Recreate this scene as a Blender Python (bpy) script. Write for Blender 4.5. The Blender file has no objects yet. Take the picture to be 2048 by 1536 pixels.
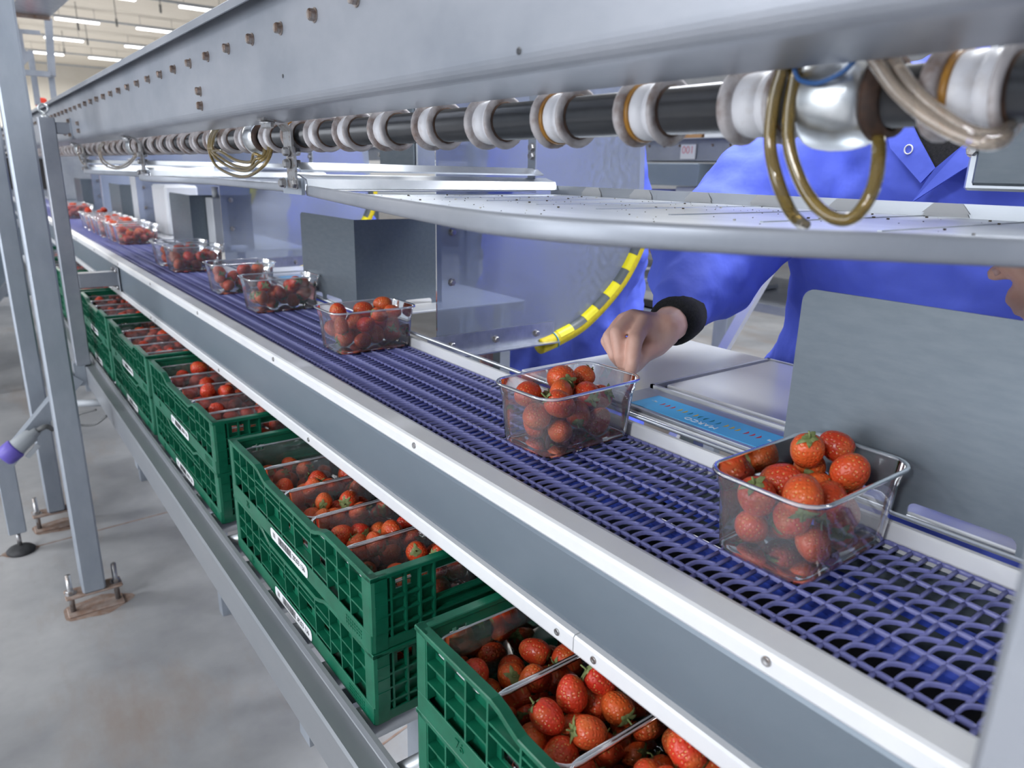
import bpy, math, random
import numpy as np
from mathutils import Vector, Matrix, Euler

# ------------------------------------------------------------------ camera, world, light, exposure
H = 1.43                       # camera height above the floor; coordinates below are relative to the camera's height
scene = bpy.context.scene
COL = scene.collection
YAW, PITCH, ROLL = math.radians(37.32), math.radians(-16.48), math.radians(1.30)
FPX = 1438.0
fwd = Vector((math.sin(YAW) * math.cos(PITCH), math.cos(YAW) * math.cos(PITCH), math.sin(PITCH)))
rgt = Vector((math.cos(YAW), -math.sin(YAW), 0.0))
upv = rgt.cross(fwd)
r2 = rgt * math.cos(ROLL) + upv * math.sin(ROLL)
u2 = upv * math.cos(ROLL) - rgt * math.sin(ROLL)
cd = bpy.data.cameras.new('camera')
cam = bpy.data.objects.new('camera', cd); COL.objects.link(cam)
m = Matrix((r2, u2, -fwd)).transposed().to_4x4(); m.translation = (0, 0, H)
cam.matrix_world = m
cd.sensor_fit = 'HORIZONTAL'; cd.sensor_width = 36.0; cd.lens = FPX * 36.0 / 2048.0
cd.clip_start = 0.01; cd.clip_end = 200
cd.dof.use_dof = True; cd.dof.focus_distance = 1.0; cd.dof.aperture_fstop = 6.5
scene.camera = cam

w = bpy.data.worlds.new('world'); scene.world = w; w.use_nodes = True
w.node_tree.nodes['Background'].inputs[0].default_value = (0.80, 0.88, 1.0, 1)
w.node_tree.nodes['Background'].inputs[1].default_value = 0.64

def area(name, loc, size, power, rot=(0, 0, 0), col=(0.93, 0.96, 1.0)):
    l = bpy.data.lights.new(name, 'AREA'); l.shape = 'RECTANGLE'; l.size, l.size_y = size
    l.energy = power; l.color = col
    o = bpy.data.objects.new(name, l); COL.objects.link(o)
    o.location = (loc[0], loc[1], loc[2] + H); o.rotation_euler = rot
    return o
# assumed side light across the aisle to brighten under the trays; no door built
area('assumed_side_light', (-6.5, 2.2, .55), (3.2, 4.6), 205, (0, -math.pi / 2, 0))
# assumed area lights for the hall's fluorescent battens, set over and beside the line
area('ceiling_batten_light', (-5.4, -1.2, 2.6), (2.8, 0.6), 300)
area('ceiling_batten_light', (-5.2, 4.4, 2.7), (2.8, 0.6), 180)
area('ceiling_batten_light', (3.0, 0.4, 3.3), (2.4, 0.4), 190)
area('ceiling_batten_light', (4.2, -2.6, 3.0), (2.4, 0.4), 150)
area('ceiling_batten_light', (2.8, 4.4, 3.3), (2.4, 0.4), 120)
area('ceiling_batten_light', (2.6, 9.4, 3.6), (2.4, 0.5), 160)
area('ceiling_batten_light', (-4.2, 9.4, 3.6), (2.4, 0.5), 60)
area('ceiling_batten_light', (3.0, 16, 4.2), (6, 3), 180)
area('ceiling_batten_light', (3.0, 28, 3.9), (8, 4), 1300, col=(1.0, 0.97, 0.92))
area('ceiling_batten_light', (3.0, 39, 3.9), (8, 4), 1300, col=(1.0, 0.97, 0.92))

vs = scene.view_settings
vs.view_transform = 'Standard'; vs.look = 'None'; vs.gamma = 1.0; vs.use_curve_mapping = False
vs.exposure = 0.16
scene.cycles.transparent_max_bounces = 10
scene.cycles.max_bounces = 4; scene.cycles.diffuse_bounces = 2; scene.cycles.glossy_bounces = 3
scene.cycles.adaptive_threshold = 0.06; scene.cycles.adaptive_min_samples = 14
scene.cycles.caustics_reflective = False; scene.cycles.caustics_refractive = False

def ray(px, py):
    return r2 * ((px - 1024) / FPX) + u2 * ((768 - py) / FPX) + fwd
def ptX(px, py, x):            # a photo direction met at a known real distance x across the line
    r = ray(px, py); return r * (x / r.x)
def ptY(px, py, y):
    r = ray(px, py); return r * (y / r.y)

# ------------------------------------------------------------------ materials
MATS = {}
def nt(name):
    mt = bpy.data.materials.new(name); mt.use_nodes = True
    n = mt.node_tree; b = n.nodes['Principled BSDF']
    MATS[name] = mt
    return mt, n, b
def coords(n, kind='Object', scale=(1, 1, 1)):
    tc = n.nodes.new('ShaderNodeTexCoord'); mp = n.nodes.new('ShaderNodeMapping')
    mp.inputs['Scale'].default_value = scale
    n.links.new(tc.outputs[kind], mp.inputs['Vector']); return mp.outputs[0]
def noise(n, vec, scale, detail=3, rough=0.5):
    t = n.nodes.new('ShaderNodeTexNoise'); t.inputs['Scale'].default_value = scale
    t.inputs['Detail'].default_value = detail; t.inputs['Roughness'].default_value = rough
    n.links.new(vec, t.inputs['Vector']); return t.outputs['Fac']
def ramp(n, fac, stops):
    r = n.nodes.new('ShaderNodeValToRGB'); e = r.color_ramp.elements
    while len(e) < len(stops): e.new(0.5)
    for k, (p, c) in enumerate(stops):
        e[k].position = p; e[k].color = (*c, 1) if len(c) == 3 else c
    n.links.new(fac, r.inputs['Fac']); return r.outputs['Color']
def mixc(n, a, b, fac):
    mx = n.nodes.new('ShaderNodeMix'); mx.data_type = 'RGBA'
    if isinstance(fac, float): mx.inputs[0].default_value = fac
    else: n.links.new(fac, mx.inputs[0])
    for k, v in ((6, a), (7, b)):
        if isinstance(v, tuple): mx.inputs[k].default_value = (*v, 1)
        else: n.links.new(v, mx.inputs[k])
    return mx.outputs[2]
def bump(n, b, h, strength=0.2, dist=0.002):
    bp = n.nodes.new('ShaderNodeBump'); bp.inputs['Strength'].default_value = strength
    bp.inputs['Distance'].default_value = dist
    n.links.new(h, bp.inputs['Height']); n.links.new(bp.outputs[0], b.inputs['Normal'])
def mat(name, c1, rough=0.5, metal=0.0, c2=None, scale=20, stretch=(1, 1, 1), bumps=0.0, bdist=0.001, bscale=None, kind='Object', lo=0.35, hi=0.65, **kw):
    mt, n, b = nt(name)
    b.inputs['Base Color'].default_value = (*c1, 1); b.inputs['Roughness'].default_value = rough; b.inputs['Metallic'].default_value = metal
    v = coords(n, kind, stretch)
    if c2:
        f = noise(n, v, scale, 5, 0.6)
        n.links.new(ramp(n, f, [(lo, c1), (hi, c2)]), b.inputs['Base Color'])
    if bumps:
        bump(n, b, noise(n, v, bscale or scale, 4), bumps, bdist)
    for k, val in kw.items(): b.inputs[k.replace('_', ' ')].default_value = val
    return mt

mat('painted_steel', (0.29, 0.315, 0.365), 0.38, 0.35, (0.38, 0.40, 0.45), 7, (1, .6, 1), .15, .0008, 60)
mat('frame_grey', (0.165, 0.205, 0.25), 0.36, 0.25, (0.19, 0.23, 0.275), 6, (1, .4, 1), .05, .0005, 80)
mat('stainless', (0.52, 0.56, 0.61), 0.33, 0.8, (0.64, 0.67, 0.72), 14, (1, .25, 1), .08, .0004, 120)
mat('brushed_plate', (0.175, 0.21, 0.245), 0.42, 0.45, (0.20, 0.235, 0.27), 110, (1, .25, 1), .08, .0004, 200)
mat('galvanised', (0.36, 0.40, 0.46), 0.42, 0.5, (0.41, 0.45, 0.51), 12, (2, 2, .8), .1, .0005, 90)
mat('zinc', (0.55, 0.58, 0.60), 0.28, 0.9, (0.7, 0.72, 0.74), 40)
mat('rusty_bolt', (0.20, 0.135, 0.105), 0.4, 0.6, (0.46, 0.42, 0.40), 70, lo=.42, hi=.62)
mat('bolt_steel', (0.46, 0.46, 0.47), 0.32, 0.85, (0.26, 0.17, 0.12), 120, lo=.5, hi=.72)
mat('white_plastic', (0.80, 0.81, 0.85), 0.28, 0, (0.85, 0.86, 0.88), 12)
mat('white_panel', (0.70, 0.73, 0.78), 0.4, 0, (0.76, 0.78, 0.82), 8)
mat('belt_blue', (0.17, 0.18, 0.43), 0.32, 0, (0.20, 0.21, 0.48), 60)
mat('wear_strip', (0.05, 0.10, 0.62), 0.35, 0, (0.08, 0.14, 0.75), 30)
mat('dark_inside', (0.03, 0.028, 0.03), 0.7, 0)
mat('green_plastic', (0.003, 0.112, 0.058), 0.33, 0, (0.008, 0.155, 0.085), 25, bumps=.1, bdist=.0004, bscale=300)
mat('calyx_green', (0.13, 0.19, 0.045), 0.65, 0, (0.33, 0.37, 0.16), 120)
mat('shaft_grey', (0.055, 0.060, 0.068), 0.24, 0.3, (0.085, 0.085, 0.09), 6, (1, 1, 1))
mat('spool_white', (0.50, 0.47, 0.48), 0.55, 0, (0.20, 0.135, 0.11), 40, lo=.46, hi=.68)
mat('hub_white', (0.78, 0.78, 0.82), 0.4, 0, (0.62, 0.58, 0.57), 60, lo=.55, hi=.8)
mat('amber_band', (0.42, 0.20, 0.025), 0.35, 0, (0.30, 0.13, 0.02), 50)
mat('rust_ring', (0.10, 0.05, 0.03), 0.7, 0.2, (0.04, 0.025, 0.02), 60)
mat('rust_stain', (0.30, 0.19, 0.14), 0.8, 0.1, (0.42, 0.34, 0.30), 30)
mat('rubber', (0.025, 0.027, 0.03), 0.7, 0, (0.06, 0.06, 0.065), 40)
mat('socket_grey', (0.45, 0.48, 0.52), 0.45)
mat('socket_purple', (0.17, 0.13, 0.58), 0.4)
mat('cable_grey', (0.16, 0.165, 0.17), 0.5)
mat('blue_tie', (0.03, 0.12, 0.35), 0.4)
mat('foam_yellow', (0.85, 0.68, 0.01), 0.6, 0, (0.72, 0.55, 0.02), 90, bumps=.4, bscale=200)
mat('tape_yellow', (0.95, 0.84, 0.01), 0.4)
mat('tape_black', (0.10, 0.12, 0.13), 0.4)
mat('coat_blue', (0.105, 0.155, 0.78), 0.75, 0, (0.125, 0.185, 0.87), 6, bumps=.75, bdist=.012, bscale=9)
mat('coat_snap', (0.85, 0.85, 0.88), 0.3)
mat('black_knit', (0.008, 0.008, 0.010), 0.95, 0, (0.02, 0.02, 0.022), 300, bumps=.6, bscale=500)
mat('skin', (0.80, 0.45, 0.35), 0.5, 0, (0.86, 0.55, 0.45), 30, bumps=.2, bdist=.0015, bscale=90)
mat('nail', (0.72, 0.46, 0.42), 0.3)
mat('hair', (0.05, 0.03, 0.02), 0.6, 0, (0.09, 0.055, 0.035), 80)
mat('cap_white', (0.75, 0.76, 0.78), 0.8)
mat('eye_white', (0.8, 0.8, 0.8), 0.3); mat('eye_dark', (0.03, 0.02, 0.02), 0.3); mat('lip', (0.45, 0.16, 0.14), 0.5)
mat('trouser', (0.05, 0.06, 0.13), 0.8)
mat('cardboard', (0.36, 0.20, 0.09), 0.85, 0, (0.42, 0.25, 0.12), 12)
mat('paper_label', (0.80, 0.81, 0.84), 0.5)
mat('ink_black', (0.02, 0.02, 0.025), 0.5); mat('ink_red', (0.62, 0.03, 0.05), 0.5); mat('ink_pink', (0.75, 0.32, 0.36), 0.5)
mat('ink_yellow', (0.72, 0.45, 0.03), 0.5); mat('ink_teal', (0.0, 0.20, 0.27), 0.5); mat('ink_white', (0.85, 0.9, 0.95), 0.5)
mat('label_blue', (0.10, 0.50, 0.90), 0.35)
mat('table_steel', (0.88, 0.90, 0.94), 0.22, 0.35, (0.88, 0.89, 0.92), 12, (1, .3, 1))
mat('channel_steel', (0.27, 0.295, 0.33), 0.36, 0.4, (0.33, 0.345, 0.37), 5, (1, .3, 1))
mat('jaw_grey', (.3, .3, .3), .5)
mat('red_plastic', (0.75, 0.05, 0.02), 0.5)
mat('crate_black', (0.02, 0.02, 0.022), 0.6)
mat('crumb', (0.10, 0.08, 0.05), 0.9); mat('crumb_white', (0.75, 0.74, 0.68), 0.9)
mat('wall_cream', (0.78, 0.75, 0.68), 0.8, 0, (0.82, 0.79, 0.73), 1.5)
mat('roof_cream', (0.82, 0.77, 0.68), 0.8, 0, (0.86, 0.82, 0.74), 2.0, (.2, 2, 1))

# poured floor, greyish with scuffs, rust-coloured traces and painted-in bright and shaded patches
mt, n, b = nt('floor_concrete')
v = coords(n, 'Object')
f1 = noise(n, v, 1.3, 6, .6); f2 = noise(n, coords(n, 'Object', (1, .35, 1)), 3.2, 6, .65); f3 = noise(n, v, 45, 4)
base = ramp(n, f1, [(.32, (0.25, 0.255, 0.275)), (.52, (0.39, 0.395, 0.41)), (.68, (0.53, 0.53, 0.54))])  # wide tone range stands in for lit and shadowed patches
st = ramp(n, f2, [(.50, (0, 0, 0)), (.72, (.9, .9, .9))])
c = mixc(n, base, (0.33, 0.27, 0.235), st)
n.links.new(c, b.inputs['Base Color']); b.inputs['Roughness'].default_value = 0.42
bump(n, b, f3, .08, .002)

# strawberry: red to orange flesh with pale seeds in dimples
mt, n, b = nt('strawberry_red')
v = coords(n, 'Object')
oi = n.nodes.new('ShaderNodeObjectInfo')
vor = n.nodes.new('ShaderNodeTexVoronoi'); vor.inputs['Scale'].default_value = 230; vor.inputs['Randomness'].default_value = .45
n.links.new(v, vor.inputs['Vector'])
fl = mixc(n, (0.66, 0.035, 0.018), (0.80, 0.14, 0.030), oi.outputs['Random'])
pn = noise(n, v, 45, 2)
fl2 = mixc(n, fl, (0.68, 0.16, 0.035), ramp(n, pn, [(.52, (0, 0, 0)), (.72, (.8, .8, .8))]))
seed = ramp(n, vor.outputs['Distance'], [(.15, (1, 1, 1)), (.23, (0, 0, 0))])
n.links.new(mixc(n, fl2, (0.80, 0.42, 0.12), seed), b.inputs['Base Color'])
b.inputs['Roughness'].default_value = 0.3
b.inputs['Subsurface Weight'].default_value = 0.0
dim = ramp(n, vor.outputs['Distance'], [(.0, (.3, .3, .3)), (.2, (0, 0, 0)), (.5, (1, 1, 1))])
bump(n, b, dim, .5, .0012)

def clear(name, tint, gloss=0.06, haze=0.05, hazecol=(.8, .85, .9), boost=1.0, bscale=0, bst=.3):
    mt = bpy.data.materials.new(name); mt.use_nodes = True; MATS[name] = mt
    n = mt.node_tree; n.nodes.remove(n.nodes['Principled BSDF']); out = n.nodes['Material Output']
    tr = n.nodes.new('ShaderNodeBsdfTransparent'); tr.inputs[0].default_value = (*tint, 1)
    gl = n.nodes.new('ShaderNodeBsdfGlossy'); gl.inputs['Roughness'].default_value = gloss; gl.inputs[0].default_value = (1, 1, 1, 1)
    df = n.nodes.new('ShaderNodeBsdfDiffuse'); df.inputs[0].default_value = (*hazecol, 1)
    lw = n.nodes.new('ShaderNodeFresnel'); lw.inputs[0].default_value = 1.45
    mu = n.nodes.new('ShaderNodeMath'); mu.operation = 'MULTIPLY'; mu.inputs[1].default_value = boost; mu.use_clamp = True
    n.links.new(lw.outputs[0], mu.inputs[0])
    a = n.nodes.new('ShaderNodeMixShader'); a.inputs[0].default_value = haze
    n.links.new(tr.outputs[0], a.inputs[1]); n.links.new(df.outputs[0], a.inputs[2])
    c = n.nodes.new('ShaderNodeMixShader'); n.links.new(mu.outputs[0], c.inputs[0])
    n.links.new(a.outputs[0], c.inputs[1]); n.links.new(gl.outputs[0], c.inputs[2])
    if bscale:
        v = coords(n, 'Object'); f = noise(n, v, bscale, 3)
        bp = n.nodes.new('ShaderNodeBump'); bp.inputs['Strength'].default_value = bst; bp.inputs['Distance'].default_value = .002
        n.links.new(f, bp.inputs['Height']); n.links.new(bp.outputs[0], gl.inputs['Normal']); n.links.new(bp.outputs[0], lw.inputs['Normal'])
    n.links.new(c.outputs[0], out.inputs[0]); return mt
clear('clear_plastic', (.94, .955, .975), .06, .115, (.84, .88, .94), 1.5)
clear('clear_rim', (.86, .90, .95), .08, .48, (.86, .90, .97), 1.6)
clear('acrylic_sheet', (.70, .76, .90), .12, .40, (.54, .60, .74), 1.1, 60, .25)
clear('hose_amber', (.66, .52, .24), .08, .45, (.30, .21, .055), 1.6)
clear('hose_clear', (.85, .78, .70), .08, .30, (.70, .58, .48), 1.8)

def emis(name, col, s):
    mt = bpy.data.materials.new(name); mt.use_nodes = True; n = mt.node_tree
    e = n.nodes.new('ShaderNodeEmission'); e.inputs[0].default_value = (*col, 1); e.inputs[1].default_value = s
    n.links.new(e.outputs[0], n.nodes['Material Output'].inputs[0]); MATS[name] = mt
emis('tube_glow', (1, .99, .97), 7.0)

# ------------------------------------------------------------------ mesh helpers
ORG = {}
def V(*a): return Vector(a)
class MB:
    def __init__(s): s.v = []; s.f = []; s.sm = []
    def add(s, vs, fs, smooth=False):
        k = len(s.v); s.v += [tuple(q) for q in vs]
        s.f += [tuple(i + k for i in f) for f in fs]; s.sm += [smooth] * len(fs); return s
    def box(s, a, b, bev=0.0):
        x0, y0, z0 = (min(a[i], b[i]) for i in range(3)); x1, y1, z1 = (max(a[i], b[i]) for i in range(3))
        if bev <= 0:
            return s.add([(x0, y0, z0), (x1, y0, z0), (x1, y1, z0), (x0, y1, z0), (x0, y0, z1), (x1, y0, z1), (x1, y1, z1), (x0, y1, z1)],
                         [(0, 3, 2, 1), (4, 5, 6, 7), (0, 1, 5, 4), (1, 2, 6, 5), (2, 3, 7, 6), (3, 0, 4, 7)])
        c = min(bev, (x1 - x0) * .45, (y1 - y0) * .45, (z1 - z0) * .45)
        def ring(i, z): return [(x0 + i + c, y0 + i, z), (x1 - i - c, y0 + i, z), (x1 - i, y0 + i + c, z), (x1 - i, y1 - i - c, z), (x1 - i - c, y1 - i, z), (x0 + i + c, y1 - i, z), (x0 + i, y1 - i - c, z), (x0 + i, y0 + i + c, z)]
        return s.loft([ring(c * .7, z0), ring(0, z0 + c), ring(0, z1 - c), ring(c * .7, z1)], True, True)
    def obox(s, p, q, wd, ht, upx=(0, 0, 1)):      # a bar from p to q with a rectangular section
        p, q = Vector(p), Vector(q); d = (q - p).normalized(); u = Vector(upx); a = d.cross(u)
        if a.length < 1e-4: a = d.cross(V(1, 0, 0))
        a.normalize(); b = a.cross(d)
        r = [p + a * (i * wd / 2) + b * (j * ht / 2) for i, j in ((-1, -1), (1, -1), (1, 1), (-1, 1))]
        t = [x + (q - p) for x in r]
        return s.add(r + t, [(3, 2, 1, 0), (4, 5, 6, 7), (0, 1, 5, 4), (1, 2, 6, 5), (2, 3, 7, 6), (3, 0, 4, 7)])
    def loft(s, rings, cap0=True, cap1=True, smooth=False, closed=True):
        nn = len(rings[0]); vs = [q for r in rings for q in r]; fs = []
        for k in range(len(rings) - 1):
            for i in range(nn if closed else nn - 1):
                j = (i + 1) % nn
                fs.append((k * nn + i, k * nn + j, (k + 1) * nn + j, (k + 1) * nn + i))
        if cap0: fs.append(tuple(range(nn - 1, -1, -1)))
        if cap1: fs.append(tuple(range((len(rings) - 1) * nn, len(rings) * nn)))
        return s.add(vs, fs, smooth)
    def extrude(s, prof, axis, a, b, smooth=False):    # closed profile swept along one axis
        def q(p, t):
            if axis == 'Y': return (p[0], t, p[1])
            if axis == 'X': return (t, p[0], p[1])
            return (p[0], p[1], t)
        return s.loft([[q(p, a) for p in prof], [q(p, b) for p in prof]], True, True, smooth)
    def tube(s, pts, rad, seg=10, caps=True, smooth=True):
        pts = [Vector(p) for p in pts]; rings = []; nrm = None
        for k, p in enumerate(pts):
            t = (pts[min(k + 1, len(pts) - 1)] - pts[max(k - 1, 0)]).normalized()
            if nrm is None:
                nrm = t.cross(V(0, 0, 1));
                if nrm.length < 1e-3: nrm = t.cross(V(1, 0, 0))
            nrm = (nrm - t * nrm.dot(t)).normalized(); bn = t.cross(nrm)
            r = rad[k] if isinstance(rad, (list, tuple)) else rad
            rings.append([p + (nrm * math.cos(2 * math.pi * i / seg) + bn * math.sin(2 * math.pi * i / seg)) * r for i in range(seg)])
        return s.loft(rings, caps, caps, smooth)
    def lathe(s, prof, c, axis='Y', seg=24, smooth=True, capped=False):   # prof: (along, radius)
        rings = []
        for a, r in prof:
            ring = []
            for i in range(seg):
                t = 2 * math.pi * i / seg; u, v = r * math.cos(t), r * math.sin(t)
                ring.append({'Y': (c[0] + u, c[1] + a, c[2] + v), 'X': (c[0] + a, c[1] + u, c[2] + v), 'Z': (c[0] + u, c[1] + v, c[2] + a)}[axis])
            rings.append(ring)
        return s.loft(rings, capped, capped, smooth)
    def hexbolt(s, c, axis, r=.006, h=.005, shank=.0):
        rings = []
        c = Vector(c); ax = Vector(axis).normalized(); a = ax.cross(V(0, 0, 1))
        if a.length < .01: a = V(1, 0, 0)
        a.normalize(); b = ax.cross(a)
        for t, k in ((0, 1.25), (.0012, 1.25)):
            rings.append([c + ax * t + (a * math.cos(math.pi * i / 6) + b * math.sin(math.pi * i / 6)) * r * k for i in range(12)])
        s.loft(rings, False, True)
        rings = []
        for t, k in ((.001, 1), (h * .8, 1), (h, .82)):
            rings.append([c + ax * t + (a * math.cos(math.pi * i / 3) + b * math.sin(math.pi * i / 3)) * r * k for i in range(6)])
        return s.loft(rings, True, True)
    def mesh(s, name, mats):
        me = bpy.data.meshes.new(name); me.from_pydata(s.v, [], s.f)
        me.polygons.foreach_set('use_smooth', s.sm)
        me.materials.append(MATS[mats]); me.validate(); me.update(); return me
    def build(s, name, mats, parent=None, origin=None, label=None, cat=None, group=None, kind=None, local=False):
        """parts: vertices are given relative to the camera's height and stored relative to the parent's origin"""
        if parent is not None and not local: o0 = ORG[parent.name]
        elif parent is None and not local:
            if origin is None:
                a = np.array(s.v); origin = ((a[:, 0].min() + a[:, 0].max()) / 2, (a[:, 1].min() + a[:, 1].max()) / 2, a[:, 2].min())
            o0 = Vector(origin)
        else: o0 = V(0, 0, 0)
        if o0.length: s.v = [(q[0] - o0.x, q[1] - o0.y, q[2] - o0.z) for q in s.v]
        o = bpy.data.objects.new(name, s.mesh(name, mats)); COL.objects.link(o)
        if parent is not None: o.parent = parent; ORG[o.name] = o0
        elif not local: o.location = (o0.x, o0.y, o0.z + H); ORG[o.name] = o0
        tag(o, label, cat, group, kind); return o
def tag(o, label=None, cat=None, group=None, kind=None):
    if label: o['label'] = label
    if cat: o['category'] = cat
    if group: o['group'] = group
    if kind: o['kind'] = kind
    return o
def thing(name, org, label, cat, group=None):
    o = bpy.data.objects.new(name, None); COL.objects.link(o); o.empty_display_size = .05
    o.location = (org[0], org[1], org[2] + H); ORG[o.name] = Vector(org)
    return tag(o, label, cat, group)
def clone(o, parent=None):
    c = o.copy(); COL.objects.link(c); c.parent = parent
    ORG[c.name] = ORG.get(o.name, V(0, 0, 0))
    for ch in o.children: clone(ch, c)
    return c
def place(o, loc, rz=0.0, label=None, group=None, tilt=None):
    o.location = (loc[0], loc[1], loc[2] + H); o.rotation_euler = tilt if tilt else (0, 0, rz)
    if label: o['label'] = label
    if group: o['group'] = group
    return o
def rrect(wd, dp, r, seg=4, z=0.0, cx=0, cy=0):
    out = []
    for qx, qy, a0 in ((1, 1, 0), (-1, 1, 90), (-1, -1, 180), (1, -1, 270)):
        for k in range(seg + 1):
            a = math.radians(a0 + 90 * k / seg)
            out.append((cx + qx * (wd / 2 - r) + r * math.cos(a), cy + qy * (dp / 2 - r) + r * math.sin(a), z))
    return out
def smoothpath(pts, n=6):
    P = [Vector(p) for p in pts]; out = []
    for k in range(len(P) - 1):
        p0, p1, p2, p3 = P[max(k - 1, 0)], P[k], P[k + 1], P[min(k + 2, len(P) - 1)]
        for i in range(n):
            t = i / n
            out.append(.5 * ((2 * p1) + (p2 - p0) * t + (2 * p0 - 5 * p1 + 4 * p2 - p3) * t * t + (3 * p1 - p0 - 3 * p2 + p3) * t ** 3))
    return out + [P[-1]]
def textmesh(txt, size, name, mats, mtx, depth=.0003):
    cu = bpy.data.curves.new(name, 'FONT'); cu.body = txt; cu.size = size; cu.align_x = 'CENTER'; cu.align_y = 'CENTER'; cu.extrude = depth
    t = bpy.data.objects.new('tmp_text', cu); COL.objects.link(t)
    dg = bpy.context.evaluated_depsgraph_get(); me = bpy.data.meshes.new_from_object(t.evaluated_get(dg))
    bpy.data.objects.remove(t); me.transform(mtx); me.name = name; me.materials.clear(); me.materials.append(MATS[mats])
    return me
def add_mesh(name, me, parent):
    o = bpy.data.objects.new(name, me); COL.objects.link(o); o.parent = parent; ORG[o.name] = V(0, 0, 0); return o
def strip_prof(pts, th):        # an open profile thickened by th into a closed one
    P = [Vector((p[0], p[1])) for p in pts]; L = []; R = []
    for k, p in enumerate(P):
        d = (P[min(k + 1, len(P) - 1)] - P[max(k - 1, 0)]).normalized(); nn = Vector((-d.y, d.x))
        L.append(p + nn * th / 2); R.append(p - nn * th / 2)
    return [tuple(p) for p in L] + [tuple(p) for p in reversed(R)]
rnd = random.Random(7)
FL = -H

# ------------------------------------------------------------------ the hall
MB().box((-14, -9, FL - .1), (16, 46, FL)).build('floor', 'floor_concrete', kind='structure', label='grey poured concrete floor with rust-coloured stains')
MB().box((-14, -9, 4.75), (16, 46, 4.85)).build('ceiling', 'roof_cream', kind='structure')
MB().box((-14, 45.6, FL), (16, 45.8, 4.75)).build('wall_back', 'wall_cream', kind='structure')
MB().box((15.8, -9, FL), (16, 45.6, 4.75)).build('wall_right', 'white_panel', kind='structure')
for k, y in enumerate((24.2, 29.0, 33.6, 38.4, 43.0)):
    MB().box((-13.9, y - .03, 4.42), (15.7, y + .03, 4.47)).build('trim_%d' % (k + 1), 'galvanised', kind='structure')
def ceiling_lamp(x, y, label):
    t = thing('ceiling_lamp', (x, y, 4.33), label, 'lamp', 'tube lamps under the hall roof')
    MB().box((x - .66, y - .09, 4.37), (x + .66, y + .09, 4.42), .01).build('housing', 'white_panel', t)
    MB().box((x - .62, y - .075, 4.33), (x + .62, y + .075, 4.37), .008).build('diffuser', 'tube_glow', t)
    for s in (-.5, .5):
        MB().tube([(x + s, y, 4.42), (x + s, y, 4.75)], .006, 6).build('suspension_wire', 'cable_grey', t)
rowname = {29.0: 'nearest row', 33.6: 'middle row', 38.4: 'far row', 24.2: 'topmost row'}
for y, xs in ((24.2, (1.9, 4.3, 6.7)), (29.0, (1.76, 4.1, 6.46)), (33.6, (1.9, 4.22, 6.9)), (38.4, (1.7, 4.1, 6.3))):
    for k, x in enumerate(xs):
        ceiling_lamp(x, y, 'white tube lamp under the cream roof, %s, %s lamp' % (rowname[y], ('left', 'middle', 'right')[k]))
for k in range(11):
    x, y = rnd.uniform(2.2, 7), 20 + 1.6 * k
    MB().tube([(x, y, 4.75), (x, y, 4.1)], .012, 6).lathe([(-.12, .0), (-.1, .03), (.1, .03), (.12, .0)], (x, y, 4.05), 'Z', 8).build(
        'hanging_sensor', 'cable_grey', None, label='dark drop on a wire under the roof, %s along the hall' % ('first', 'second', 'third', 'fourth', 'fifth', 'sixth', 'seventh', 'eighth', 'ninth', 'tenth', 'eleventh')[k], cat='sensor', group='wire drops under the roof')

# ------------------------------------------------------------------ belt conveyor frame
Y0, Y1 = -.5, 9.0
conv = thing('belt_conveyor', (.6, 3, FL), 'long conveyor with a blue plastic link belt between white side rails', 'conveyor')
side = strip_prof([(.470, -.372), (.4565, -.374), (.4545, -.380), (.4545, -.455), (.458, -.463), (.470, -.466)], .003)
MB().extrude(side, 'Y', Y0, Y1).build('side_panel', 'frame_grey', conv)
rail = [(.449, -.3715), (.4475, -.369), (.4475, -.356), (.4495, -.3515), (.453, -.3498), (.480, -.3498), (.4855, -.3515), (.4875, -.356), (.4875, -.3715)]
joints = [-.5, .471, 2.47, 4.47, 6.47, 9.0]
for a, b2 in zip((-.5, 2.9, 5.9), (2.9, 5.9, 9.0)):
    MB().extrude(rail, 'Y', a - .0 + .0004, b2 - .0004).build('side_rail', 'white_plastic', conv)
lip = [(.4485, -.4845), (.4475, -.482), (.4475, -.466), (.4495, -.4635), (.470, -.4635), (.470, -.4845)]
for a, b2 in zip(joints[:-1], joints[1:]):
    MB().extrude(lip, 'Y', a + .0006, b2 - .0006).build('lower_rail', 'white_plastic', conv)
MB().box((.470, Y0, -.4835), (.736, Y1, -.478)).build('bottom_pan', 'dark_inside', conv)
MB().box((.7375, Y0, -.47), (.7405, Y1, -.350)).build('rear_panel', 'frame_grey', conv)
MB().extrude([(.7285, -.372), (.7285, -.3445), (.7305, -.3425), (.7365, -.3425), (.7375, -.3445), (.7375, -.372)], 'Y', Y0, Y1).build('side_rail', 'white_plastic', conv)
MB().tube([(.7445, Y0, -.3375), (.7445, Y1, -.3375)], .0035, 8).build('guide_rod', 'stainless', conv)
for x in (.535, .605, .675):
    MB().box((x - .007, Y0, -.402), (x + .007, Y1, -.394)).build('wear_strip', 'wear_strip', conv)
def screw(mb, c, ax, r):
    mb.lathe([(0, r), (-.0012, r), (-.0016, r * .85), (-.0008, r * .5), (-.0008, 0.0001)], c, ax, 14)
y = .254
proto_screw = None
for k in range(14):
    yy = .2545 + .548 * k
    s = MB(); screw(s, (.4475, yy, -.359), 'X', .0042); s.build('rail_screw', 'bolt_steel', conv)
for yy in (.440, .497, 1.191, 1.75, 2.44, 2.50, 3.19, 3.75, 4.44, 4.5):
    s = MB(); screw(s, (.4475, yy, -.474), 'X', .0040); s.build('rail_screw', 'bolt_steel', conv)
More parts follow.
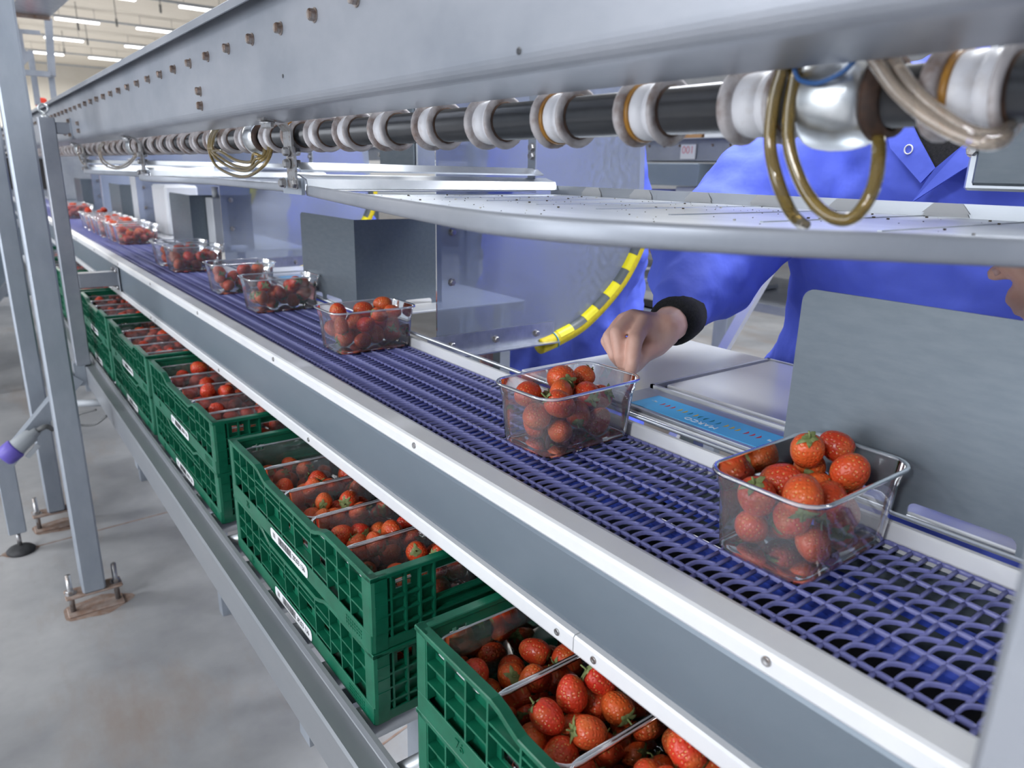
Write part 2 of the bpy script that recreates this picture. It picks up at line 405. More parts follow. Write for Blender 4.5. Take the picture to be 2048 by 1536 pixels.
for k in range(4):
    MB().box((.488, .6 + k * 2, -.476), (.728, .64 + k * 2, -.397)).build('cross_member', 'frame_grey', conv)
# the belt: wavy links on rods
PB, PIT, XA, XB = .0535, .0143, .4895, .7265
def link_mesh():
    mb = MB()
    def strip(path, wd, dep):
        rings = []
        for k, p in enumerate(path):
            a, b_ = path[max(k - 1, 0)], path[min(k + 1, len(path) - 1)]
            dx, dy = b_[0] - a[0], b_[1] - a[1]; l = math.hypot(dx, dy); nx, ny = -dy / l * wd, dx / l * wd
            rings.append([(p[0] + nx, p[1] + ny, -dep), (p[0] + nx, p[1] + ny, -.0008), (p[0] + nx * .5, p[1] + ny * .5, 0), (p[0] - nx * .5, p[1] - ny * .5, 0), (p[0] - nx, p[1] - ny, -.0008), (p[0] - nx, p[1] - ny, -dep)])
        mb.loft(rings, True, True, True, closed=False)
    P = PIT
    for c in (.5085, .5620, .6155, .6690, .7225):
        mb.tube([(max(c - .030, XA), 0, -.0034), (c + .0012, 0, -.0030)], .0022, 7)
        if c < .70:
            strip([(c, 0), (c + .009, .0007), (c + .0165, .0002), (c + .0212, -.0022), (c + .0255, -.0068), (c + .0282, -.0115), (c + .0292, -P)], .00115, .0042)
        strip([(c, 0), (c + .0014, -.3 * P), (c + .0010, -.7 * P), (c, -P)], .0017, .0042)
    mb.v = [(a - .6, b_, c_) for a, b_, c_ in mb.v]
    return mb.mesh('belt_link', 'belt_blue')
belt = thing('link_belt', (.6, 3, -.36), 'blue plastic belt of wavy links carrying the punnets', 'conveyor belt')
lm = link_mesh()
for k in range(298):
    o = bpy.data.objects.new('belt_link', lm); COL.objects.link(o); o.parent = belt
    o.location = (0, -.30 + PIT * k - 3, 0)
s = MB(); yy = -.30 + PIT * 298
while yy < 8.8:
    s.tube([(XA, yy, -.3635), (XB, yy, -.3635)], .0034, 5); s.box((XA, yy, -.3625), (XB, yy + .004, -.3605)); yy += PIT
s.build('far_belt_links', 'belt_blue', belt, kind='stuff')

# ------------------------------------------------------------------ overhead beam with its bolts
beam = thing('overhead_beam', (.39, 4, .066), 'long pale grey steel beam with a row of hexagon bolts above the belt', 'beam')
prof = [(.347, .2055), (.345, .2065), (.345, .2165), (.347, .2185), (.425, .2185), (.425, .2175)]
web = strip_prof([(.3455, .2045), (.3455, .217), (.367, .2175), (.367, .204), (.367, .083), (.3685, .078), (.372, .0745), (.377, .0725), (.424, .0655), (.4255, .068), (.4255, .10)], .0026)
web = strip_prof([(.4255, .218), (.347, .218), (.3455, .2165), (.3455, .2055)], .0026)
MB().extrude(web, 'Y', -.5, 9.4).build('top_flange', 'painted_steel', beam)
web = strip_prof([(.367, .2165), (.367, .0900), (.3672, .0868), (.3680, .0836), (.3694, .0806), (.3714, .0780), (.3738, .0760), (.3766, .0746), (.3800, .0738), (.423, .0657), (.4255, .068), (.4255, .12)], .003)
MB().extrude(web, 'Y', -.5, 9.4).build('web', 'painted_steel', beam)
bolt = MB().hexbolt((0, 0, 0), (-1, 0, 0), .0066, .0085).mesh('hexagon_bolt', 'rusty_bolt')
def boltat(par, loc, tilt=0, me=bolt, rot=None, name='hexagon_bolt'):
    o = bpy.data.objects.new(name, me); COL.objects.link(o); o.parent = par; o0 = ORG[par.name]
    o.location = (loc[0] - o0.x, loc[1] - o0.y, loc[2] - o0.z); o.rotation_euler = rot if rot else (rnd.uniform(0, 1), 0, 0); return o
for k in range(-5, 70):
    boltat(beam, (.3655, .870 + .1105 * k, .1675))
for yb in (1.375, 2.85, 4.4, 5.9):
    for z in (.119, .096): boltat(beam, (.3655, yb, z)); 
for yb in (3.2, 4.75): boltat(beam, (.3655, yb, .119)); boltat(beam, (.3655, yb, .096))
for p, r in (((1038, 102), .003), ((566, 152), .0025)):
    q = ptX(p[0], p[1], .3655); s = MB(); s.lathe([(-.0004, r), (-.0007, r * .6), (-.0006, .0001)], q, 'X', 12); s.build('hole', 'shaft_grey', beam)

# ------------------------------------------------------------------ shaft with spools
shaft = thing('drive_shaft', (.462, 4, .048), 'dark grey shaft threaded with white flanged spools under the beam', 'shaft')
SX, SZ = .462, .048
MB().tube([(SX, -.4, SZ), (SX, 9.2, SZ)], .0178, 20).build('shaft_bar', 'shaft_grey', shaft)
def spool_meshes():
    c = (0, 0, 0)
    fl = MB()
    fl.lathe([(-.0205, .0180), (-.0220, .0235), (-.0212, .0258), (-.0192, .0268), (-.0172, .0258), (-.0165, .0212)], c)
    fl2 = MB()
    fl2.lathe([(.0100, .0212), (.0108, .0252), (.0130, .0268), (.0165, .0268), (.0200, .0248), (.0215, .0205), (.0150, .0182)], c)
    hb = MB(); hb.lathe([(-.0165, .0205), (-.0160, .0212), (-.0100, .0216), (-.0088, .0216), (-.0084, .0202), (-.0074, .0202), (-.0070, .0216), (.0040, .0218), (.0105, .0212)], c)
    bd = MB(); bd.lathe([(.0050, .0218), (.0052, .0232), (.0090, .0232), (.0092, .0216)], c)
    return [('flange', fl.mesh('spool_flange', 'spool_white')), ('flange', fl2.mesh('spool_flange', 'spool_white')), ('hub', hb.mesh('spool_hub', 'hub_white'))], bd.mesh('spool_band', 'amber_band')
SPM, BAND = spool_meshes()
def spool(y, band):
    s = MB(); s.lathe([(-.0225, .0178), (-.0225, .0195), (.0225, .0195), (.0225, .0178)], (SX, y, SZ), seg=16)
    p = s.build('spool', 'rust_ring', shaft)
    for nm, me in SPM + ([('band', BAND)] if band else []):
        o = bpy.data.objects.new(nm, me); COL.objects.link(o); o.parent = p; o.location = (0, y - 4, 0); o.rotation_euler = (0, rnd.uniform(0, 6), 0)
ys = [-.14, -.03, .08, .189, .325, .428, .536, .647, .759, .873, .983, 1.088, 1.185, 1.29]
bear = [.262, 1.368, 2.47, 3.57, 4.67]
for nrep in range(1, 5):
    ys += [.325 + 1.102 * nrep + .1085 * k for k in range(10)]
for k, y in enumerate(ys): spool(y, k in (3, 5, 6, 12))
for k, y in enumerate(bear):
    t = thing('shaft_bearing', (SX, y, SZ - .031), ('large silver spherical bearing housing beside the amber hose loop', 'silver bearing housing above the bundle of four hose loops', 'third silver bearing housing along the shaft', 'fourth small bearing housing along the shaft', 'farthest bearing housing on the shaft')[k], 'bearing')
    MB().lathe([(-.024, .0225), (-.022, .0255), (-.017, .0285), (-.008, .0308), (.004, .0312), (.013, .030), (.017, .0285), (.017, .026), (.012, .022)][::1], (SX, y + .004, SZ), 'Y', 32).build('housing', 'zinc', t)
    MB().lathe([(-.030, .0195), (-.030, .0235), (-.024, .0245), (-.021, .0262), (-.021, .019)], (SX, y, SZ), 'Y', 24).build('seal_ring', 'rust_ring', t)
    MB().box((SX - .018, y - .012, SZ + .026), (SX + .018, y + .02, SZ + .075), .003).build('mount_block', 'zinc', t)

# ------------------------------------------------------------------ hose loops
def hose(pts, r, m_, label, name='air_hose'):
    MB().tube(smoothpath(pts, 8), r, 10).build(name, m_, label=label, cat='hose', origin=tuple(Vector(pts[0])))
q = lambda x, y, X: ptX(x, y, X)
hose([q(1572, 90, .428), q(1567, 130, .428), q(1548, 200, .428), q(1540, 290, .426), q(1556, 365, .424), q(1582, 425, .432), q(1610, 452, .45)], .0042, 'hose_amber', 'amber hose nearest the bearing, hanging straight down to the tray')
hose([q(1596, 90, .434), q(1590, 150, .434), q(1578, 230, .433), q(1580, 300, .432), q(1610, 380, .432), q(1655, 430, .432), q(1705, 436, .434), q(1745, 380, .44), q(1758, 300, .45), q(1750, 230, .475), q(1742, 140, .49)], .0042, 'hose_amber', 'amber hose forming a full loop below the silver bearing')
hose([q(1722, 80, .428), q(1745, 115, .428), q(1790, 180, .428), q(1850, 232, .427), q(1920, 272, .428), q(1975, 287, .43), q(2008, 278, .437), q(2012, 262, .45), q(1996, 240, .47)], .0040, 'hose_clear', 'clear hose crossing in front of the nearest white spool')
hose([q(1765, 80, .436), q(1790, 125, .434), q(1830, 180, .432), q(1880, 225, .432), q(1940, 262, .434), q(1995, 270, .44), q(2020, 255, .455), q(2005, 225, .475)], .0036, 'hose_clear', 'second clear hose, just behind the one crossing the nearest spool')
for k, (lo, dx) in enumerate(((353, 0), (341, 4), (335, 8), (324, 10))):
    x0 = 418 + dx * .8; x1 = 540 - dx * 1.4
    pp = [(x0 + 12, 255), (x0 + 2, 275), (x0, 300), (x0 + 14, lo - 22), (x0 + 45, lo - 4), (x0 + 75, lo), (x1 - 18, lo - 16), (x1, 312), (x1 + 3, 285), (x1 - 4, 262)]
    hose([q(a, b2, .43 + .012 * (i > 6) * (i - 6)) for i, (a, b2) in enumerate(pp)], .0030, 'hose_amber', 'thin amber hose, %s of the four loops beside the first hanger' % ('lowest', 'second lowest', 'third lowest', 'highest')[k])
for k, (lo, dx) in enumerate(((337, 0), (333, 3))):
    x0 = 197 + dx; x1 = 271 - dx
    pp = [(x0 + 8, 285), (x0, 300), (x0 + 8, lo - 12), (x0 + 30, lo), (x1 - 18, lo - 4), (x1, 314), (x1, 300), (x1 - 4, 288)]
    hose([q(a, b2, .43 + .012 * (i > 5) * (i - 5)) for i, (a, b2) in enumerate(pp)], .0032, 'hose_clear', 'pale hose loop between the second and third hangers, %s of the pair' % ('outer', 'inner')[k])
hose([q(157, 290, .43), q(156, 305, .43), q(164, 325, .43), q(172, 330, .44)], .003, 'hose_clear', 'short pale hose hanging just before the third hanger')
MB().tube(smoothpath([q(1588, 135, .43), q(1600, 160, .43), q(1640, 165, .428), q(1690, 140, .428), q(1715, 112, .428)], 6), .0016, 8).build('blue_tube', 'blue_tie', label='thin dark blue air line curving over the silver bearing', cat='hose')

# ------------------------------------------------------------------ hangers and drip trays
zb = MB().hexbolt((0, 0, 0), (-1, 0, 0), .0068, .0085).mesh('hanger_bolt', 'bolt_steel')
names = ['nearest bent steel hanger strap between the first two drip trays', 'second steel hanger strap under the beam', 'third steel hanger strap under the beam, beside the thin post']
for k, y in enumerate((1.161, 2.285, 3.36)):
    t = thing('hanger_strap', (.436, y, -.035), names[k], 'bracket')
    prof = strip_prof([(.392, .0685), (.424, .0635), (.4335, .052), (.4335, .03), (.4365, .02), (.4365, -.034)], .004)
    s = MB(); s.extrude(prof, 'Y', y - .017, y + .017); s.build('strap', 'bolt_steel', t)
    for dy in (-.009, .009): boltat(t, (.402, y + dy, .0635), me=zb, rot=(0, -math.pi / 2, 0), name='strap_bolt')
    for z in (.022, .004):
        boltat(t, (.4325, y + .002, z), me=zb, name='strap_bolt')
        boltat(t, (.4405, y - .004, z), me=zb, rot=(0, 0, math.pi), name='strap_nut')
    for dy, z in ((-.026, -.026), (.026, -.026)): boltat(t, (.4325, y + dy, z), me=zb, name='strap_bolt')
    # cross bars that carry the trays
    t2 = thing('tray_crossbar', (.68, y, -.035), ('nearest pair of bright steel crossbars carrying the drip tray', 'second pair of steel crossbars below the shaft', 'third pair of steel crossbars below the shaft')[k], 'crossbar')
    MB().extrude(strip_prof([(y - .03, -.006), (y - .006, .005), (y + .006, .005)], .003), 'X', .440, .928).build('upper_bar', 'stainless', t2)
    MB().extrude(strip_prof([(y - .040, -.034), (y - .034, -.020), (y - .004, -.013), (y + .01, -.013)], .003), 'X', .446, .955).build('lower_bar', 'stainless', t2)
    MB().box((.4385, y - .03, -.043), (.4445, y + .05, -.018)).build('end_plate', 'galvanised', t2)
    t3 = thing('rear_hanger', (.92, y, -.02), ('rear steel hanger with two bolts at the end of the nearest crossbars', 'rear steel hanger of the second crossbars', 'rear steel hanger of the third crossbars')[k], 'bracket')
    MB().box((.921, y - .012, -.012), (.925, y + .012, .30)).build('strap', 'galvanised', t3)
    for z in (.046, .030): boltat(t3, (.9215, y - .002, z), me=zb, name='strap_bolt')
# rear carrier of the tray hangers, up behind the beam
MB().extrude(strip_prof([(.93, .42), (.93, .302), (1.075, .302)], .004), 'Y', -.4, 9.0).build('rear_carrier', 'painted_steel', label='plain steel channel carrying the rear tray hangers behind the beam', cat='beam')  # unseen; flange widened to carry the assumed lamps
def tray(y0, y1, outline, label, zt=-.0285, h=.0165):
    t = thing('drip_tray', (.7, (y0 + y1) / 2, zt - h), label, 'tray')
    o2 = [Vector((p[0], p[1], 0)) for p in outline]; path = [p for p in smoothpath(o2, 5)]
    front = [(p.x, p.y) for p in path]
    rings = []
    for i, (x, yy) in enumerate(front):
        a = Vector(front[max(i - 1, 0)]); b_ = Vector(front[min(i + 1, len(front) - 1)]); d = (b_ - a).normalized(); nn = Vector((d.y, -d.x))
        if nn.x > 0: nn = -nn
        prof_ = [(-.0015, zt - h), (.0012, zt - h + .001), (.0022, zt - h + .005), (.0014, zt - .003), (.0002, zt), (-.003, zt), (-.003, zt - h + .003)]
        rings.append([(x + nn.x * u, yy + nn.y * u, z) for u, z in prof_])
    MB().loft(rings, True, True, True).build('front_lip', 'painted_steel', t)
    poly = front + [(.958, front[-1][1]), (.958, front[0][1])]
    if y0 > 1.2: poly = front + [(.74, front[-1][1]), (.74, front[-1][1] + .13), (.958, front[-1][1] + .13), (.958, front[0][1])]
    k = len(poly)
    MB().add([(p[0], p[1], zt - h + .003) for p in poly] + [(p[0], p[1], zt - h + .0015) for p in poly],
             [tuple(range(k)), tuple(range(2 * k - 1, k - 1, -1))] + [(i, (i + 1) % k, k + (i + 1) % k, k + i) for i in range(k)]).build('tray_floor', 'stainless', t)
    ya, yb = poly[-1][1], (front[-1][1] if y0 < 1.2 else front[-1][1] + .13)
    MB().box((.957, yb, zt - h), (.9595, ya, zt + .003)).build('back_lip', 'stainless', t)
    if y0 < 1.2:
        j = 0; yy = 1.05
        while yy > .1:
            MB().add([(.9555, yy, zt - h + .0036), (.9555, yy - .055, zt - h + .0036), (.9565, yy - .045, zt + .002), (.9565, yy - .012, zt + .002)], [(0, 1, 2, 3)]).build('notch_glint', 'white_panel', t)  # white quad: a notch mark of the lip with its reflection painted in
            yy -= .125
    for yy in np.arange(yb + .1, ya - .05, .115):
        MB().box((.62, yy, zt - h + .003), (.954, yy + .004, zt - h + .0042)).build('floor_rib', 'stainless', t)
    return t
tray(.06, 1.15, [(.452, 1.142), (.40, .90), (.345, .64), (.318, .50), (.310, .43), (.322, .36), (.352, .295), (.385, .245), (.425, .195), (.465, .147), (.50, .09)], 'nearest wide drip tray with a bowed front lip and crumbs on it')
tray(1.18, 2.28, [(.445, 2.27), (.41, 2.16), (.375, 2.02), (.362, 1.92), (.375, 1.82), (.415, 1.72), (.437, 1.62), (.441, 1.5), (.441, 1.35), (.441, 1.19)], 'second drip tray with a wavy front lip, past the first hanger', -.0275, .0135)
tray(2.30, 3.34, [(.445, 3.34), (.42, 3.22), (.385, 3.02), (.375, 2.9), (.395, 2.75), (.43, 2.62), (.442, 2.5), (.442, 2.31)], 'third drip tray, half hidden behind the thin post', -.0265, .0135)
s = MB(); s2 = MB()
for k in range(300):
    x, y = rnd.uniform(.45, .93), rnd.uniform(.15, 1.08)
    if rnd.random() > (1 - abs(y - .75) * 1.2): continue
    r = rnd.choice((.0003, .0004, .0005, .0006, .0011)); z = -.042 + .0005
    (s if rnd.random() < .86 else s2).box((x - r, y - r * rnd.uniform(.6, 1.6), z), (x + r, y + r, z + r * 1.4))
s.build('dark_crumbs', 'crumb', label='dark specks of dirt scattered over the nearest tray', cat='crumbs', kind='stuff')
s2.build('pale_crumbs', 'crumb_white', label='few pale crumbs scattered over the nearest tray', cat='crumbs', kind='stuff')

# ------------------------------------------------------------------ packing stations: guard plates, dividers, tables
def guard(k, yn, label):
    x, zt, zbm, L = .742, -.1175, -.3385, .335
    t = thing('guard_plate', (x, yn, zbm), label, 'guard plate')
    yf = yn + L
    def arch(a, b_, h):          # outline piece of an arch cut in the lower edge, walking from b_ down to a
        r = .008
        out = [(b_, zbm)]
        for i in range(5):
            t_ = math.radians(90 * i / 4); out.append((b_ - r + r * math.cos(t_), zbm + h - r + r * math.sin(t_)))
        for i in range(5):
            t_ = math.radians(90 + 90 * i / 4); out.append((a + r + r * math.cos(t_), zbm + h - r + r * math.sin(t_)))
        return out + [(a, zbm)]
    def plate(mb, fn, a, b_, arches, rb, th):
        out = [(a, zbm), (a, zt)]
        rr = .014
        if rb:
            for i in range(6):
                t_ = math.radians(90 - 90 * i / 5); out.append((b_ - rr + rr * math.cos(t_), zt - rr + rr * math.sin(t_)))
        else: out.append((b_, zt))
        out.append((b_, zbm))
        for (aa, bb) in sorted(arches, reverse=True): out += arch(aa, bb, .020)
        kk = len(out)
        mb.add([fn(u, z, 0) for u, z in out] + [fn(u, z, th) for u, z in out], [tuple(range(kk)), tuple(range(2 * kk - 1, kk - 1, -1))] + [(i, (i + 1) % kk, kk + (i + 1) % kk, kk + i) for i in range(kk)])
    s = MB(); plate(s, lambda u, z, d: (x + d, u, z), yn, yf, [(yn + .086, yn + .186), (yn + .208, yn + .318)], True, .002); s.build('belt_side_plate', 'brushed_plate', t)
    s = MB(); plate(s, lambda u, z, d: (u, yn + d, z), x + .002, x + .24, [(x + .03, x + .10), (x + .13, x + .21)], False, .002); s.build('return_plate', 'brushed_plate', t)
    return t
pn = ['large grey guard plate with rounded corner behind the nearest punnet', 'second grey folded guard plate, behind the third punnet on the belt', 'third grey guard plate along the belt', 'fourth grey guard plate along the belt, far', 'fifth guard plate along the belt, farthest']
for k in range(5): guard(k, .106 + 1.4935 * k, pn[k])

def divider(k, y, label):
    t = thing('divider_screen', (.95, y, -.36), label, 'divider screen')
    out = [(.767, .30), (.767, -.375), (1.056, -.375)] + [(p.x, p.y) for p in smoothpath([V(1.075, -.380, 0), V(1.188, -.345, 0), V(1.30, -.255, 0), V(1.36, -.146, 0), V(1.362, -.043, 0)], 5)] + [(1.355, .073), (1.35, .30)]
    kk = len(out)
    MB().add([(a, y - .002, z) for a, z in out] + [(a, y + .002, z) for a, z in out], [tuple(range(kk)), tuple(range(2 * kk - 1, kk - 1, -1))] + [(i, (i + 1) % kk, kk + (i + 1) % kk, kk + i) for i in range(kk)]).build('clear_sheet', 'acrylic_sheet', t)
    MB().extrude(strip_prof([(y - .0045, -.336), (y - .0045, -.380), (y - .03, -.381)], .003), 'X', .742, 1.085).build('angle_bracket', 'zinc', t)
    for x in (.80, .915, 1.03): boltat(t, (x, y - .006, -.358), me=zb, rot=(0, 0, math.pi / 2), name='bracket_bolt')
    path = smoothpath([V(1.045, y, -.392), V(1.10, y, -.379), V(1.188, y, -.345), V(1.30, y, -.255), V(1.365, y, -.146), V(1.368, y, -.06)], 6)
    g = MB().tube(path, .0195, 16).build('edge_guard', 'foam_yellow', t)
    L = [0]
    for a, b_ in zip(path[:-1], path[1:]): L.append(L[-1] + (b_ - a).length)
    def at(d):
        for i in range(len(L) - 1):
            if L[i + 1] >= d: return path[i].lerp(path[i + 1], (d - L[i]) / (L[i + 1] - L[i])), (path[i + 1] - path[i]).normalized()
        return path[-1], (path[-1] - path[-2]).normalized()
    d = .055; j = 0
    while d < L[-1] - .05:
        sg = MB(); rings = []
        for i in range(4):
            p, tn = at(d + i * .0145); nn = V(0, 1, 0).cross(tn); nn.normalize()
            if nn.dot(V(1.0, p.y, 0) - p) < 0: nn = -nn
            rr = []
            for a in range(7):
                an = math.radians(18 + 20 * a); rr.append(p + (V(0, -1, 0) * math.cos(an) + nn * math.sin(an)) * .0202)
            rings.append(rr)
        sg.loft(rings, False, False, True, closed=False); sg.build('tape_patch', 'tape_yellow' if j % 2 == 0 else 'tape_black', g)
        d += .0445 if j % 2 else .0445; j += 1
    p, tn = at(.045); pts = []
    nn = V(0, 1, 0).cross(tn)
    for i in range(13):
        a = 2 * math.pi * i / 12; pts.append(p + (V(0, 1, 0) * math.cos(a) + nn * math.sin(a)) * .0208)
    MB().tube(pts, .0013, 6, False).build('cable_tie', 'label_blue', g)
    for x, z in ((.803, -.122), (.801, -.224)): boltat(t, (x, y - .004, z), me=zb, rot=(0, 0, math.pi / 2), name='sheet_bolt')
dn = ['nearest clear plastic divider with a yellow and black edge guard', 'second clear divider screen, in front of the third worker', 'third clear divider screen along the line', 'fourth clear divider screen, far along the line']
for k in range(4): divider(k, 1.27 + 1.4935 * k, dn[k])

def table(k, y0, y1, label):
    t = thing('packing_table', (1.0, (y0 + y1) / 2, FL), label, 'table')
    MB().box((.748, y0, -.337), (1.19, y1, -.332), .001).build('table_top', 'table_steel', t)
    MB().box((1.188, y0, -.365), (1.19, y1, -.337)).box((.748, y1 - .003, -.365), (1.19, y1, -.337)).build('apron', 'stainless', t)
    for x in (.80, 1.16):
        for yy in (y0 + .06, y1 - .06):
            MB().box((x - .017, yy - .017, FL + .03), (x + .017, yy + .017, -.337)).build('leg', 'galvanised', t)
    if k == 0: return
tnm = ['bright steel packing table under the reaching hand', 'second packing table, behind the second guard plate', 'third packing table along the line', 'fourth packing table along the line']
for k in range(4): table(k, .02 + 1.4935 * k, .955 + 1.4935 * k, tnm[k])

def weigh(k, yo, label):
    t = thing('weighing_scale', (.95, yo + .6, -.332), label, 'scale')
    z = -.3315
    MB().box((.751, yo + .42, z), (.845, yo + .745, z + .0045), .0012).build('display_bar', 'stainless', t)
    MB().box((.760, yo + .478, z + .0046), (.822, yo + .705, z + .0052)).build('display_label', 'label_blue', t)
    fr = MB()
    for a, b_ in (((.850, yo + .46), (1.17, yo + .466)), ((.850, yo + .742), (1.17, yo + .748)), ((.850, yo + .46), (.856, yo + .748)), ((1.164, yo + .46), (1.17, yo + .748))):
        fr.box((a[0], a[1], z), (b_[0], b_[1], z + .008))
    fr.build('pan_frame', 'white_panel', t)
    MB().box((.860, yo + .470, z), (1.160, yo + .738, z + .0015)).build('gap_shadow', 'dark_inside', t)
    MB().box((.868, yo + .478, z + .001), (1.152, yo + .730, z + .009), .002).build('pan', 'table_steel', t)
    if k == 0:
        rot = Matrix.Rotation(math.pi / 2, 4, 'Z')
        zt = .0004 + z + .0052 + .332
        me = textmesh('MARCO', .0135, 'brand_lettering', 'ink_white', Matrix.Translation((.7740 - .95, .585 - .6, zt)) @ rot @ Matrix.Diagonal((1.15, 1, 1, 1)), .0002)
        add_mesh('lettering', me, t)
        seq = [(-9, 'ink_red', ')'), (-8, 'ink_red', ')'), (-7, 'ink_red', ')'), (-5.6, 'ink_yellow', ')'), (-4.6, 'ink_yellow', ')'), (-3.6, 'ink_teal', ')'), (-2.6, 'ink_yellow', ')'), (-1.5, 'ink_teal', '('), (-.5, 'ink_teal', '('), (.35, 'ink_teal', ')'), (1.5, 'ink_teal', ')'), (2.8, 'ink_yellow', ')'), (3.8, 'ink_yellow', ')'), (4.8, 'ink_yellow', ')'), (6.2, 'ink_red', ')'), (7.2, 'ink_red', ')'), (8.2, 'ink_red', ')')]
        for u, mm, sh in seq:
            s = MB(); cx, cy = .7935, .586 - u * .0096; sg = 1 if sh == ')' else -1
            vs = []
            for i in range(7):
                a = -1 + 2 * i / 6; vs.append((cx + a * .0075, cy - sg * .0036 * (1 - a * a) , z + .0054))
            for i in range(7):
                a = 1 - 2 * i / 6; vs.append((cx + a * .0075, cy - sg * .0002 * (1 - a * a), z + .0054))
            s.add(vs, [tuple(range(14)) if sg < 0 else tuple(reversed(range(14)))]); s.build('gauge_mark', mm, t)
        for u in (-10.6, 10.2):
            me = textmesh('- kg' if u > 0 else 'kg -', .007, 'unit_lettering', 'ink_white', Matrix.Translation((.7935 - .95, .586 - u * .0096 - .6, zt)) @ rot, .0002)
            add_mesh('lettering', me, t)
for k in range(2): weigh(k, 1.4935 * k, ('steel weighing scale with a blue display strip on the nearest table', 'steel weighing scale on the second table')[k])

def display(k, yo, label):
    t = thing('display_box', (.97, yo + .29, -.012), label, 'display')
    MB().box((.956, yo + .18, -.010), (1.02, yo + .384, .17), .003).build('housing', 'stainless', t)
    MB().box((.950, yo + .186, -.004), (.957, yo + .374, .164), .003).build('front_panel', 'brushed_plate', t)
    MB().box((.975, yo + .26, .17), (1.0, yo + .30, .42)).build('stem', 'galvanised', t)
    boltat(t, (.958, yo + .380, .035), me=zb, name='housing_screw')
for k in range(3): display(k, 1.4935 * k, ('grey display box hanging in front of the nearest worker', 'grey display box hanging at the second station', 'grey display box hanging at the third station')[k])
# unseen work lamps assumed under the rear carrier, one over each table for light
for k in range(4):
    yo = 1.4935 * k
    t = thing('assumed_work_lamp', (1.02, yo + .58, .25), 'slim assumed work lamp over the %s packing table, under the rear carrier' % ('nearest', 'second', 'third', 'fourth')[k], 'lamp')
    MB().box((.99, yo + .18, .272), (1.06, yo + .98, .298), .004).build('housing', 'white_panel', t)
    MB().box((1.0, yo + .19, .262), (1.05, yo + .97, .272), .003).build('diffuser', 'tube_glow', t)
    l = area('assumed_work_light', (1.025, yo + .58, .258), (.04, .76), .5); l.parent = t; l.location = (.005, 0, .008)
# white panels and boxes of the far stations
MB().box((.80, 4.30, -.34), (1.22, 4.34, .02), .004).box((.80, 4.34, -.34), (.82, 4.6, .02), .004).build('white_screen', 'white_panel', label='white screen panel standing at the far stations behind the punnet queue', cat='screen')
MB().box((.80, 3.78, -.335), (.95, 4.06, -.10), .01).build('label_printer', 'white_panel', label='white boxy label printer on the third table', cat='printer')
MB().box((.77, 5.40, -.34), (1.1, 5.44, .03), .004).build('green_screen', 'acrylic_sheet', label='greenish clear screen far along the belt', cat='screen')
MB().box((.80, 3.0, -.335), (.86, 3.09, -.125), .004).tube([(.83, 3.05, -.125), (.83, 3.05, -.085)], .012, 10).build('switch_box', 'white_panel', label='small pale switch box with a white knob behind the third guard plate', cat='switch box')

# ------------------------------------------------------------------ posts, brackets, feet
def line_post(y, label):
    t = thing('line_post', (.2, y + .025, FL), label, 'post')
    s = MB().box((.270, y, -.733), (.320, y + .05, .143), .003); s.build('upright', 'painted_steel', t)
    MB().obox((.268, y + .025, -.775), (.005, y + .025, -1.062), .05, .06, (0, 1, 0)).build('diagonal_brace', 'galvanised', t)
    MB().box((-.028, y, -1.345), (.030, y + .05, -1.035), .003).build('lower_leg', 'galvanised', t)
    MB().tube([(.001, y + .025, -1.345), (.001, y + .025, FL + .02)], .008, 10).build('threaded_rod', 'bolt_steel', t)
    MB().lathe([(0, .0), (0, .046), (.010, .048), (.018, .040), (.028, .018), (.03, .0)], (.001, y + .025, FL), 'Z', 24).build('rubber_foot', 'rubber', t)
    MB().box((.320, y - .0, -.445), (.449, y + .05, -.392), .002).build('conveyor_bracket', 'painted_steel', t)
    MB().box((.4455, y - .025, -.462), (.4495, y + .075, -.375), .001).build('bracket_plate', 'painted_steel', t)
    for dz in (-.450, -.387):
        boltat(t, (.445, y - .012, dz), me=zb, name='bracket_bolt'); boltat(t, (.445, y + .062, dz), me=zb, name='bracket_bolt')
    MB().box((.320, y + .005, .090), (.364, y + .045, .128), .002).build('beam_bracket', 'painted_steel', t)
    MB().box((.361, y - .02, .078), (.3655, y + .07, .142)).build('bracket_plate', 'galvanised', t)
    for dz in (.087, .133): boltat(t, (.361, y - .008, dz), name='bracket_bolt')
    MB().lathe([(0, .012), (.006, .012), (.008, .006), (.014, .005)], (.293, y + .025, .143), 'Z', 12).tube([(.293 + .014 * math.cos(a), y + .025, .171 + .014 * math.sin(a)) for a in np.linspace(0, 2 * math.pi, 17)], .004, 8, False).build('eye_bolt', 'zinc', t)
    MB().box((.262, y + .002, -.81), (.299, y + .048, -.72)).build('shelf_bracket', 'galvanised', t)
line_post(3.035, 'thin grey post with a diagonal brace and an eye bolt on top')
line_post(.018, 'thin grey post at the right edge of the photo, closest to the camera')
line_post(6.05, 'thin grey post far along the line, behind the thin braced post')

